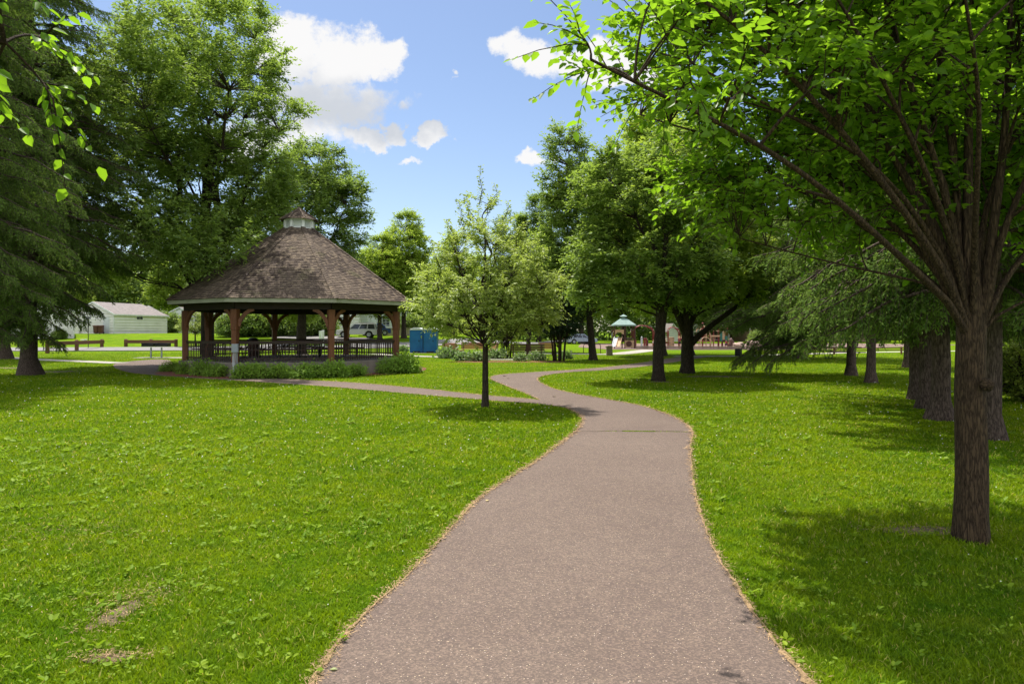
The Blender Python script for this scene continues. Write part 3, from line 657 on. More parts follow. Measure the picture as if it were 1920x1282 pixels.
    for k in range(8):
        a, b = Vector((*octo(.655)[k], 0)), Vector((*octo(.655)[(k + 1) % 8], 0)); m = MB(); d = (b - a).normalized()
        for i in range(6): m.beam(a + d * .10 + Vector((0, 0, 6.70 + i * .05)), b - d * .10 + Vector((0, 0, 6.70 + i * .05)), .035, .012)
        m.build('louvre', M_WHITE, cu)
    t = MB()
    for k in range(8):
        NCc = 9; A1, B1 = Vector((*octo(.90)[k], 7.02)), Vector((*octo(.90)[(k + 1) % 8], 7.02)); T = Vector((0, 0, 7.62)); nor = (B1 - A1).cross(T - A1).normalized()
        for cc_ in range(NCc):
            t0, t1 = cc_ / NCc, min(1, (cc_ + 1.3) / NCc); pa, pb = A1.lerp(T, t0), B1.lerp(T, t0); qa, qb = A1.lerp(T, t1), B1.lerp(T, t1); nn_ = max(1, int((pb - pa).length / .12))
            for i in range(nn_):
                f0, f1 = i / nn_, (i + .94) / nn_; th = nor * rng_.uniform(.015, .028)
                t.add([pa.lerp(pb, f0) + th, pa.lerp(pb, f1) + th, qa.lerp(qb, f1) + nor * .003, qa.lerp(qb, f0) + nor * .003, pa.lerp(pb, f0), pa.lerp(pb, f1)], [(0, 1, 2, 3), (4, 5, 1, 0)])
        a = Vector((*octo(.93)[k], 7.035)); t.beam(a, T + Vector((0, 0, .03)), .07, .03)
    t.box((0, 0, 7.62), (.16, .16, .10), taper=.3)
    t.build('cupola_roof', M_CEDAR, cu)
gazebo()

def picnic_table():
    t = thing('picnic_table', (0, 0, 0), 0, 'x', 'picnic table', 'picnic tables inside the gazebo')
    m = MB()
    for i in range(5): m.box((0, (i - 2) * .155, .75), (2.4, .145, .045))
    m.build('tabletop', M_BENCHD, t, bevel=.006)
    for s in (-1, 1):
        m = MB()
        for i in range(2): m.box((0, s * (.66 + i * .15), .45), (2.4, .14, .045))
        m.build('seat', M_BENCHD, t, bevel=.006)
    for s in (-1, 1):
        m = MB(); x = s * .85
        m.tube([(x, -.8, .42), (x, -.62, .40), (x, -.50, .25), (x, -.42, .05), (x, -.2, .02), (x, .2, .02), (x, .42, .05), (x, .5, .25), (x, .62, .40), (x, .8, .42)], .024, 6)
        m.tube([(x, -.38, .72), (x, -.2, .45), (x, .2, .45), (x, .38, .72)], .024, 6); m.tube([(x, -.2, .45), (x, 0, .02), (x, .2, .45)], .02, 6)
        m.build('frame', M_BLACK, t)
    m = MB(); m.tube([(-.85, 0, .45), (0, 0, .71), (.85, 0, .45)], .018, 6); m.build('brace', M_BLACK, t)
    return t
pt = picnic_table()
tabs = [(-10.2, 30.0, R(8), 'dark picnic table nearest the front railing inside the gazebo'), (-8.3, 32.6, R(12), 'dark picnic table on the right inside the gazebo'), (-13.1, 31.4, R(-10), 'dark picnic table on the left inside the gazebo'),
        (-10.8, 34.4, R(5), 'dark picnic table at the back of the gazebo')]
for i, (x, y, a, lb) in enumerate(tabs):
    o = pt if i == 0 else copy_tree(pt)
    o.location = (x, y, .572); o.rotation_euler = (0, 0, a); o['label'] = lb
o = dup(pt, (*gp(1577, 672), 0), R(3), 'picnic table with dark planks under the spruces on the right'); del o['group']
def bin_(name, loc, m, label, w=.46, h=.75, cat='trash bin', lid=True):
    t = thing(name, loc, 0, label, cat); b = MB(); b.lathe([(w * .44, 0), (w * .5, h * .06), (w * .5, h * .9), (w * .47, h * .93)], 14); b.build('body', m, t, True)
    s = MB()
    for k in range(14): a = 2 * math.pi * k / 14; s.box((w * .51 * math.cos(a), w * .51 * math.sin(a), h * .48), (.015, .05, h * .82), a)
    s.build('slats', m, t)
    l = MB(); l.lathe([(w * .56, h * .93), (w * .56, h * .97), (w * .40, h * 1.05), (w * .15, h * 1.09)] if lid else [(w * .55, h * .9), (w * .55, h * .96), (w * .45, h * .96), (w * .45, h * .9)], 14); l.build('lid' if lid else 'rim', M_BLACK, t, True)
    return t
bin_('trash_bin', (-13.1, 34.55, .572), M_BENCHD, 'dark brown round bin with a lid at the back railing of the gazebo', .5, .85)
bin_('trash_bin', (*gp(1384.5, 668), 0), M_BLACK, 'black slatted litter bin beside the concrete walkway in front of the playground', .47, .58, lid=False)
def elec():
    x, y = -10.93, 26.95
    t = thing('electric_box', (x, y, 0), R(5), 'grey electrical box with white conduits in front of the left front gazebo post', 'electric box')
    m = MB(); m.box((0, 0, .10), (.34, .26, .22)); m.build('concrete_foot', M_SLAB, t, bevel=.01)
    m = MB(); m.box((0, 0, 1.16), (.25, .14, .34)); m.build('box', M_GREYBOX, t, bevel=.012)
    m = MB(); m.box((0, -.078, 1.16), (.21, .012, .30)); m.build('door', M_GREYBOX, t, bevel=.004)
    for dx, k in ((-.09, .3), (-.05, .15), (0, -.1), (.05, -.2), (.09, -.4)):
        m = MB(); m.tube([(dx * .8, 0, 1.0), (dx, .0, .85), (dx * 1.3 + k * .08, 0, .55), (dx * .7, 0, .25), (dx * .6, 0, .18)], .014, 6); m.build('conduit', M_ROOFW if k > -.2 else M_GALV, t)
elec()

# ================================================================== VEGETATION
def sample_env(env, n, g, surf=.6):
    vol = np.array([e[3] * e[4] * e[5] for e in env]); c = g.choice(len(env), n, p=vol / vol.sum()); E = np.array(env)[c]
    d = nrm(g.normal(0, 1, (n, 3))); r = g.uniform(0, 1, n) ** (1 / 3 * surf)
    return E[:, :3] + d * E[:, 3:6] * r[:, None]
def bez(a, b, c, k):
    t = np.linspace(0, 1, k)[None, :, None]; return (1 - t) ** 2 * a[:, None] + 2 * t * (1 - t) * b[:, None] + t * t * c[:, None]
def broad_tree(name, seed, H, tr, fork, env, mats, limbs=14, clumps=260, shoots=6, lps=12, leaf=(.14, .07), shoot=.7, tips=None, vase=.5, trunk_top=None,
               lean=(0, 0), fold=0, flare=1.5, up=.25, droop=.25, twigs=True, trunk_path=None, gap=0.0, shoot_tubes=False, fork_hi=None, limb_r=.5, limb_paths=None, keep=None):
    g = np.random.default_rng(seed); root = thing(name, (0, 0, 0)); mb, ml = mats
    top = trunk_top or H * .72; k = 14; zz = np.linspace(0, 1, k) ** 1.15 * top
    wig = np.cumsum(g.normal(0, .012 * tr * 4, (k, 2)), 0) * (zz / top)[:, None]
    tp = np.stack([lean[0] * (zz / top) ** 1.5 + wig[:, 0], lean[1] * (zz / top) ** 1.5 + wig[:, 1], zz - .05], 1)
    if trunk_path is not None:
        q = np.array(trunk_path, float); tt = np.linspace(0, len(q) - 1, k); tp = np.stack([np.interp(tt, np.arange(len(q)), q[:, i]) for i in range(3)], 1)
    rr = tr * np.interp(tp[:, 2], [-.1, .12, .5, fork, top], [flare, 1 + (flare - 1) * .45, 1.03, .9, .10])
    tv = [tubes_np(tp[None], rr[None], 14)]
    # roots flare: irregular
    v0 = tv[0][0]; ang = np.arctan2(v0[:, 1], v0[:, 0]); low = np.clip(1 - v0[:, 2] / .5, 0, 1) ** 1.5
    v0[:, :2] *= (1 + low * .16 * np.sin(ang * 5 + seed) + .03 * np.sin(ang * 3 + v0[:, 2] * 5))[:, None]
    if tips is None and limb_paths is None:
        cand = sample_env(env, 400, g, .45); sel = [int(np.argmax(cand[:, 2]))]
        dd = np.linalg.norm(cand - cand[sel[0]], axis=1)
        while len(sel) < limbs: j = int(np.argmax(dd)); sel.append(j); dd = np.minimum(dd, np.linalg.norm(cand - cand[j], axis=1))
        tips = cand[sel] * np.array([.86, .86, .95])
    if limb_paths is not None:
        LP = np.array([q[0] for q in limb_paths]); lr = np.array([q[1] for q in limb_paths])
    else:
        tips = np.array(tips, float); n = len(tips)
        if fork_hi is None: fork_hi = top * .85
        zs = np.clip(fork + (tips[:, 2] - fork) * g.uniform(.05, .55, n) * (1 - vase * .8), fork * .85, fork_hi)
        st = np.stack([np.interp(zs, tp[:, 2], tp[:, i]) for i in range(3)], 1)
        mid = st + (tips - st) * np.array([.42 + .1 * (1 - vase), .42 + .1 * (1 - vase), .58]) + g.normal(0, .06, (n, 3)) * np.linalg.norm(tips - st, axis=1)[:, None]
        K = 10; LP = bez(st, mid, tips, K); ll = np.linalg.norm(tips - st, axis=1)
        jit = g.normal(0, .018, LP.shape) * ll[:, None, None]; jit[:, 0] = 0; LP = LP + jit
        r0 = tr * limb_r * np.clip(ll / ll.max(), .35, 1); lr = r0[:, None] * (1 - np.linspace(0, 1, K)[None]) ** .8 + .008
    bt = [tubes_np(LP, lr, 7)]
    C = sample_env(env, clumps, g, .62)
    if keep is not None: C = C[keep(C)]
    if gap: # carve out gaps with a coarse pseudo-noise
        h = np.sin(C[:, 0] * 1.3 + seed) * np.sin(C[:, 1] * 1.1 + seed * 2) * np.sin(C[:, 2] * 1.4 + seed * .7); C = C[h < gap]
    A = LP[:, 2:].reshape(-1, 3); Ar = lr[:, 2:].reshape(-1)
    if len(tp) > 4: sel = tp[:, 2] > fork; A = np.concatenate([A, tp[sel]]); Ar = np.concatenate([Ar, rr[sel] * .5])
    D = np.linalg.norm(C[:, None] - A[None], axis=2) + 1.2 * np.clip(A[None, :, 2] - C[:, None, 2] + .3, 0, None); j = D.argmin(1); a = A[j]
    cm = a + (C - a) * .5 + np.array([0, 0, 1]) * np.linalg.norm(C - a, axis=1)[:, None] * .12 + g.normal(0, .06, C.shape)
    TP = bez(a, cm, C, 6); dist = np.linalg.norm(C - a, axis=1); trr = np.minimum(Ar[j] * .7, .010 + .012 * dist); 
    if twigs: bt.append(tubes_np(TP, trr[:, None] * (1 - .8 * np.linspace(0, 1, 6)[None]) + .002, 4))
    # shoots
    m = len(C); si = np.repeat(np.arange(m), shoots); ns = len(si); t = g.uniform(.45, 1.0, ns); t[::shoots] = 1
    fi = t * 5; i0 = np.clip(fi.astype(int), 0, 4); w = (fi - i0)[:, None]; S = TP[si, i0] * (1 - w) + TP[si, i0 + 1] * w
    cen = np.array(env)[:, :3].mean(0); out = nrm(S - cen) * .5 + nrm(C - a)[si] * .7 + g.normal(0, .6, (ns, 3)) + np.array([0, 0, up]); out = nrm(out)
    sl_ = shoot * g.uniform(.5, 1.2, ns)
    if shoot_tubes:
        e = S + out * sl_[:, None]; e[:, 2] -= droop * sl_ * .6; bt.append(tubes_np(bez(S, (S + e) / 2 + np.array([0, 0, .05]), e, 4), np.full((ns, 4), .004) * np.array([1.4, 1, .8, .5]), 3))
    li = np.repeat(np.arange(ns), lps); nl = len(li); u = np.tile(np.linspace(.08, 1, lps), ns) + g.normal(0, .03, nl)
    p = S[li] + out[li] * (sl_[li] * u)[:, None]; p[:, 2] -= droop * sl_[li] * u * u * .6
    per = nrm(np.cross(out[li], np.array([.05, .02, 1.0]))); sg = np.where(np.arange(nl) % 2 == 0, 1, -1)[:, None]
    d = nrm(out[li] * .55 + per * sg * .8 + g.normal(0, .28, (nl, 3)) - np.array([0, 0, droop]))
    nn = nrm(np.array([0, 0, 1.0]) + g.normal(0, .42, (nl, 3)))
    sc = g.uniform(.65, 1.2, nl)
    lv, lf = leaves_np(p, d, nn, leaf[0] * sc, leaf[1] * sc, fold)
    v, f = merge(tv); np_mesh('trunk', v, f, mb, root, True); v, f = merge(bt); np_mesh('branches', v, f, mb, root, True)
    np_mesh('crown', lv, lf, ml, root)
    return root
def place(o, px, py_or_d, label, cat='tree', group=None, is_d=False, rz=0):
    x, y = (wx(px, py_or_d), py_or_d) if is_d else gp(px, py_or_d)
    o.location = (x, y, float(gz(x, y))); o.rotation_euler = (0, 0, rz); return tag(o, label, cat, group)

# --- the big near tree on the right: multi-stemmed vase above a single trunk
hx, hy = gp(1822, 1012)
def rel(px, py, d): return (wx(px, d) - hx, d - hy, CAM_H + (HOR - py) / F * d)
def pl(pts, d0, d1, r0, r1=.006):
    """a limb drawn as pixels with depth running d0 -> d1, thickness r0 -> r1"""
    n = len(pts) - 1; P = np.array([rel(px, py, d0 + (d1 - d0) * i / n) for i, (px, py) in enumerate(pts)]); t = np.linspace(0, n, 12); P = np.stack([np.interp(t, np.arange(n + 1), P[:, k]) for k in range(3)], 1)
    for _ in range(2): P[1:-1] = P[1:-1] * .5 + (P[:-2] + P[2:]) * .25
    P[0] = P[0] * .3 + np.array([0, 0, 1.72]) * .7; return P, np.linspace(r0, r0 * .22, 12) * np.linspace(.80, .75, 12) + r1 * .4
B_ = 6.0
LIMBS = [pl([(1800, 590), (1760, 548), (1655, 450), (1533, 338), (1398, 251), (1250, 185), (1108, 112)], B_, 4.2, .040), pl([(1803, 585), (1775, 515), (1717, 425), (1606, 270), (1485, 145), (1364, 24), (1240, -50)], B_, 4.8, .045),
         pl([(1805, 575), (1782, 484), (1707, 358), (1630, 203), (1524, 68), (1440, -60), (1380, -180)], B_, 6.4, .045), pl([(1806, 560), (1785, 430), (1735, 340), (1654, 220), (1533, 90), (1430, 0), (1330, -60)], B_, 6.9, .036),
         pl([(1808, 560), (1790, 420), (1760, 320), (1717, 193), (1674, 48), (1640, -60), (1600, -220)], B_, 5.6, .045), pl([(1812, 590), (1800, 450), (1790, 320), (1785, 145), (1727, 0), (1690, -200)], B_, 6.2, .048),
         pl([(1818, 600), (1812, 450), (1818, 300), (1814, 150), (1826, 0), (1830, -260)], B_, 6.0, .065), pl([(1845, 610), (1850, 500), (1875, 350), (1889, 200), (1893, 60), (1905, -250)], B_, 5.8, .062),
         pl([(1850, 590), (1866, 470), (1920, 338), (2000, 190), (2120, 20)], B_, 5.6, .045), pl([(1830, 570), (1835, 420), (1880, 300), (1935, 180), (2010, 40), (2090, -120)], B_, 6.3, .04),
         pl([(1850, 600), (1880, 520), (1990, 400), (2120, 300), (2260, 220)], B_, 6.4, .038), pl([(1798, 575), (1776, 541), (1700, 522), (1600, 502), (1500, 478), (1385, 446)], B_, 6.3, .020, .004),
         pl([(1780, 500), (1740, 445), (1640, 425), (1550, 415), (1440, 412)], B_, 7.0, .018, .004), pl([(1855, 600), (1900, 575), (1980, 535), (2080, 505)], B_, 5.8, .018, .004),
         pl([(1800, 580), (1758, 500), (1650, 395), (1530, 300), (1420, 270), (1300, 250), (1200, 215)], B_, 7.4, .034), pl([(1805, 560), (1770, 440), (1690, 300), (1580, 180), (1450, 120), (1320, 60), (1180, -20)], B_, 6.6, .036),
         pl([(1800, 560), (1750, 450), (1660, 350), (1600, 250), (1560, 150), (1500, 20)], B_, 7.8, .034), pl([(1815, 560), (1800, 420), (1770, 250), (1740, 120), (1700, -60)], B_, 7.8, .038),
         pl([(1810, 560), (1770, 400), (1700, 240), (1620, 80), (1500, -120)], B_, 4.7, .034), pl([(1825, 560), (1830, 380), (1840, 180), (1800, -60)], B_, 4.5, .036), pl([(1840, 560), (1880, 420), (1980, 250), (2120, 60)], B_, 7.8, .036),
         pl([(1795, 575), (1740, 520), (1640, 440), (1540, 370), (1450, 340), (1370, 330)], B_, 6.8, .028), pl([(1830, 560), (1850, 380), (1870, 200), (1950, 0)], B_, 7.8, .04), pl([(1800, 570), (1765, 470), (1680, 340), (1570, 260), (1440, 200), (1300, 120)], B_, 5.2, .032),
         pl([(1790, 380), (1740, 280), (1700, 160), (1640, 60), (1590, -60)], B_, 5.9, .022), pl([(1720, 425), (1640, 330), (1560, 250), (1480, 215), (1390, 190)], B_, 5.6, .020), pl([(1790, 300), (1760, 180), (1760, 60), (1750, -80)], B_, 6.6, .024)]
HENV = [(-1.6, .5, 4.2, 2.0, 1.9, 1.1), (-.2, .7, 5.0, 2.6, 2.2, 1.7), (1.2, .7, 4.5, 2.2, 2.0, 1.6), (-.4, .9, 6.0, 2.2, 2.1, 1.3), (-1.4, .3, 3.15, 1.1, 1.0, .45), (-3.2, -1.75, 3.5, .62, .5, .40), (-2.55, -1.5, 3.85, .85, .65, .5), (-1.9, -.9, 4.3, .9, .8, .6), (-1.5, 0, 5.6, 1.6, 1.4, .9), (-.7, .8, 3.3, 1.5, 1.4, .6), (.9, .6, 3.2, 1.6, 1.4, .6), (-1.9, .6, 3.55, 1.2, 1.0, .5)]
hero = broad_tree('broadleaf_tree', 21, 8, .125, 2.1, HENV, (M_BARK, M_LEAF_HERO), clumps=1060, shoots=6, lps=11, leaf=(.084, .053), shoot=.42, limb_paths=LIMBS, keep=lambda C: (C[:, 1] < -1.0) & (C[:, 2] < 4.1) | ((C[:, 0] + hx) > .155 * (C[:, 1] + hy)), vase=1.0, trunk_top=3.3, fold=.13, flare=1.22,
                  up=.15, droop=.2, shoot_tubes=True, fork_hi=2.75, limb_r=.42)
place(hero, 1822, 1012, 'tall rough barked tree with a fan of dark limbs and bright leaves, right foreground')
# knots and a burr on its trunk
m = MB(); m.lathe([(.012, 0), (.05, .01), (.06, .04), (.035, .075), (.01, .085)], 10); kn = m.build('bark_burr', M_BARK, hero, True); kn.location = (.03, -.120, 1.38); kn.rotation_euler = (R(80), 0, 0)

# --- overhanging limb of a tree that stands left of the frame
LN = [(3.35, .8, 2.92, .38, .5, .24), (3.3, .8, 2.98, .36, .45, .2), (3.15, .7, 3.3, .7, .8, .24), (2.3, .45, 3.9, 1.2, 1.2, .5), (3.62, .75, 3.34, .45, .5, .09), (1.4, .2, 4.6, 1.5, 1.4, .7), (-.4, -.2, 4.6, 2.2, 2.0, 1.1), (0, -.4, 3.5, 2.2, 1.8, .7), (-.8, .6, 5.4, 1.6, 1.6, .8)]
lt = broad_tree('broadleaf_tree', 33, 6, .13, 2.2, LN, (M_BARK_T, M_LEAF_HERO), limbs=16, clumps=520, shoots=4, lps=8, leaf=(.066, .043), shoot=.26, vase=.7, trunk_top=4.2, fold=.13, shoot_tubes=True, droop=.5, up=-.1, fork_hi=2.9)
lt.location = (-5.45, 1.9, 0); tag(lt, 'bright leafy branches hanging into the top left corner from a tree beside the lawn', 'tree')

# --- young tree in the middle of the lawn
YENV = [(0, 0, 2.05, 1.35, 1.3, .5), (0, 0, 2.45, 1.95, 1.9, .62), (0, 0, 3.0, 1.75, 1.7, .75), (0, 0, 3.7, 1.25, 1.2, .75), (-.1, 0, 4.4, .75, .7, .65), (.9, 0, 2.9, 1.0, .9, .6), (-.2, 0, 5.0, .38, .35, .5)]
young = broad_tree('young_tree', 5, 6, .075, 1.42, YENV, (M_BARK_D, M_LEAF_YOUNG), limbs=26, clumps=520, shoots=7, lps=10, leaf=(.085, .038), shoot=.36, vase=.75, trunk_top=4.6, up=.45, droop=.35, flare=1.35, shoot_tubes=False, fork_hi=3.2, limb_r=.36, gap=.4, fold=.1)
place(young, 910, 763, 'slender young tree with pale green open crown standing in the lawn by the path')
def whips(root, n, seed, spots, ml, mb):
    """long upright leafy shoots that stick out of the crown top"""
    g = np.random.default_rng(seed); P = []
    for (x, y, z, dx, dy, L) in spots:
        a = np.array([x, y, z]); e = a + np.array([dx, dy, L]); P.append([a, a * .65 + e * .35 + g.normal(0, .03, 3), a * .3 + e * .7 + g.normal(0, .04, 3), e])
    P = np.array(P); k = 26; r = np.tile(np.array([.012, .009, .006, .003]), (len(P), 1))
    v, f = tubes_np(P, r, 4); np_mesh('shoots', v, f, mb, root)
    t = np.tile(np.linspace(0, 1, k), len(P)); i = np.repeat(np.arange(len(P)), k); fi = t * 3; i0 = np.clip(fi.astype(int), 0, 2); w = (fi - i0)[:, None]
    p = P[i, i0] * (1 - w) + P[i, i0 + 1] * w; p = np.repeat(p, 3, 0); m_ = len(p)
    d = nrm(g.normal(0, 1, (m_, 3)) * np.array([1, 1, .5]) + np.array([0, 0, -.1])); s = g.uniform(.6, 1.1, m_)
    v, f = leaves_np(p + d * .02, d, nrm(g.normal(0, 1, (m_, 3))), .095 * s, .045 * s); np_mesh('shoot_leaves', v, f, ml, root)
whips(young, 8, 3, [(-.15, 0, 4.9, .05, 0, .95), (.05, .1, 4.7, .15, 0, .75), (-.35, 0, 4.5, -.12, 0, .65), (.35, 0, 4.3, .2, 0, .7), (-.7, 0, 3.9, -.25, 0, .65), (-1.1, 0, 3.4, -.3, 0, .75), (.75, 0, 3.9, .25, 0, .6), (-1.5, 0, 3.0, -.35, 0, .55), (1.2, 0, 3.3, .3, 0, .5), (1.7, 0, 2.7, .4, 0, .5), (-.5, .3, 4.3, -.2, .1, .8)], M_LEAF_YOUNG, M_BARK_D)

# --- big spreading ash to the left behind the gazebo
AENV = [(-1.5, -1, 9.2, 6.0, 5.5, 3.4), (-3.2, -1.5, 6.4, 4.2, 4.5, 2.0), (.2, -3.4, 6.4, 2.6, 3.0, 2.2), (-.5, 0, 13.5, 5.0, 4.6, 3.4), (2.6, -1, 11.0, 2.4, 2.6, 2.0), (4.3, -1, 13.3, 1.7, 1.7, 1.0), (4.2, -1.5, 10.0, 2.1, 2.0, 1.4), (4.1, -1.5, 8.2, 2.0, 2.0, 1.2), (3.4, -1, 15.0, 1.4, 1.5, .8), (-4.2, 0, 12.5, 3.6, 3.5, 3.2), (.8, 0, 17.6, 3.4, 3.0, 2.4), (-3.0, 0, 16.5, 3.4, 3, 2.4), (-4.6, -2, 5.3, 1.8, 2.5, 1.0), (3.0, -.5, 7.4, 2.6, 2.4, 1.8), (2.5, -6, 14.5, 4.0, 3.5, 2.6), (-1, -6.5, 12, 3.8, 3.2, 2.4), (3.2, -7.2, 5.6, 2.2, 1.6, 1.25), (1.3, -6.6, 6.6, 2.6, 2.2, 1.6), (3.2, -7.2, 5.2, 1.6, 1.2, .8)]
ash = broad_tree('ash_tree', 9, 18, .34, 3.2, AENV, (M_BARK_D, M_LEAF_ASH), limbs=34, clumps=1950, shoots=12, lps=9, leaf=(.20, .09), shoot=.72, vase=.35, trunk_top=13, gap=.5, droop=.35, limb_r=.4)
place(ash, 389, 36.6, 'large spreading ash tree with dark limbs reaching over the gazebo roof from the left', is_d=True)
ash2 = broad_tree('ash_tree', 12, 16, .30, 3.0, [(0, 0, 6.0, 4.2, 4, 2.6), (.4, 0, 9.5, 4.6, 4.2, 3.4), (.6, 0, 12.6, 3.0, 3, 2.6), (2.6, 0, 10.8, 2.4, 2.2, 2.0), (-2.5, 0, 8, 3, 3, 3)], (M_BARK_D, M_LEAF_DARK), limbs=18, clumps=1050, shoots=12, lps=9, leaf=(.22, .105), shoot=.75, vase=.4, trunk_top=11, gap=.45)
place(ash2, 566, 47, 'dark green ash tree rising straight behind the gazebo cupola', is_d=True)
MENV = [(0, 0, 6.5, 3.6, 3.6, 3.4), (0, 0, 9.6, 3.0, 3.0, 3.0), (.5, 0, 12.2, 1.7, 1.7, 1.8), (-1.4, 0, 8, 2.6, 2.4, 2.2)]
maple = broad_tree('maple_tree', 14, 14, .27, 2.4, MENV, (M_BARK_D, M_LEAF_MAPLE), limbs=16, clumps=760, shoots=12, lps=9, leaf=(.23, .14), shoot=.8, vase=.4, trunk_top=9, gap=.5)
place(maple, 757, 76, 'bright rounded maple seen past the right corner of the gazebo roof', is_d=True, group=None)
# --- centre-right group
B1 = broad_tree('locust_tree', 41, 10, .20, 2.3, [(-.4, 0, 4.6, 3.0, 2.8, 1.7), (-.4, 0, 6.6, 2.5, 2.5, 1.7), (.4, 0, 8.0, 1.5, 1.5, 1.3), (-1.9, -.5, 3.6, 1.6, 1.6, .9), (1.1, 0, 3.8, 1.6, 1.6, 1.0), (-1.6, 0, 7.2, 1.7, 1.7, 1.5)], (M_BARK_D, M_LEAF_ASH), limbs=20, clumps=760, shoots=12, lps=9, leaf=(.15, .078), shoot=.50, vase=.45, trunk_top=7,
                gap=.5, trunk_path=[(0, 0, -.05), (.0, 0, .8), (.03, 0, 1.6), (.18, 0, 2.6), (.35, 0, 4), (.3, 0, 5.5), (.2, 0, 7)])
place(B1, 1234, 714, 'dark trunked tree left of the forked tree, its leafy crown over the path bend')
B2 = broad_tree('forked_tree', 43, 12, .27, 1.9, [(0, 0, 5.2, 3.2, 3.0, 2.0), (.2, 0, 7.8, 2.7, 2.6, 2.0), (.2, 0, 9.7, 1.6, 1.6, 1.3), (-1.6, 0, 4.2, 1.8, 2.0, 1.2), (2.2, 0, 4.6, 2.0, 2.0, 1.5)], (M_BARK_D, M_LEAF_MAPLE), limbs=18, clumps=860, shoots=12, lps=9, leaf=(.165, .088), shoot=.55, vase=.5, trunk_top=8, gap=.5, flare=1.3)
place(B2, 1289, 700, 'thick trunked tree with a long low limb slanting up to the right beside the path')
m = MB()
m.tube([(.10, 0, 1.25), (.5, -.05, 1.65), (1.1, -.1, 2.15), (1.9, -.15, 2.75), (2.8, -.2, 3.5)], [.17, .13, .115, .10, .05], 10); m.tube([(-.05, 0, 1.7), (-.45, 0, 2.6), (-.9, 0, 3.6), (-1.2, 0, 4.6)], [.17, .14, .11, .07], 10)
m.tube([(.1, 0, 2.0), (.5, 0, 2.75), (1.1, 0, 3.35), (1.3, 0, 3.9)], [.07, .06, .045, .03], 8)
m.build('limb', M_BARK_D, B2, True)
B3 = broad_tree('linden_tree', 45, 14, .22, 2.8, [(0, 0, 6, 3.4, 3.2, 2.6), (-.6, 0, 9, 2.7, 2.6, 2.4), (-1.6, 0, 13, 1.5, 1.5, 2.0), (-1.2, 0, 11, 2.2, 2, 1.8), (1.6, 0, 8.5, 2.3, 2.2, 2.4), (2.4, 0, 6.3, 2.6, 2.6, 2.4), (-2.4, 0, 6.2, 2.3, 2.2, 2.2), (1.6, .5, 11, 2.0, 2.0, 2.0)], (M_BARK_D, M_LEAF_ASH), limbs=22, clumps=1250, shoots=12, lps=9, leaf=(.20, .10), shoot=.7, vase=.5, trunk_top=9.5, gap=.45,
                trunk_path=[(0, 0, -.05), (-.05, 0, .8), (-.2, 0, 2.2), (-.3, 0, 4), (-.4, 0, 6), (-.5, 0, 9.5)])
place(B3, 1112, 675, 'leaning trunked tree with a tall uneven crown behind the bike rack')
B4 = dup(maple, (wx(1238, 50), 50, 0), 2.0, 'tall yellow green maple topping the tree group above the playground tower', scale=(1.4, 1.4, 1.30))
B5 = dup(ash2, (wx(1293, 52), 52, 0), 1.0, 'broad ash rising behind the forked tree', scale=(1.0, 1.0, .92))
B6 = dup(B3, (wx(990, 60), 60, 0), 2.5, 'narrow tree standing behind the garden benches', scale=(.9, .9, .95))
dup(maple, (wx(850, 88), 88, 0), 1.2, 'light green tree seen above the left edge of the young tree crown', scale=(1.0, 1.0, 1.0))

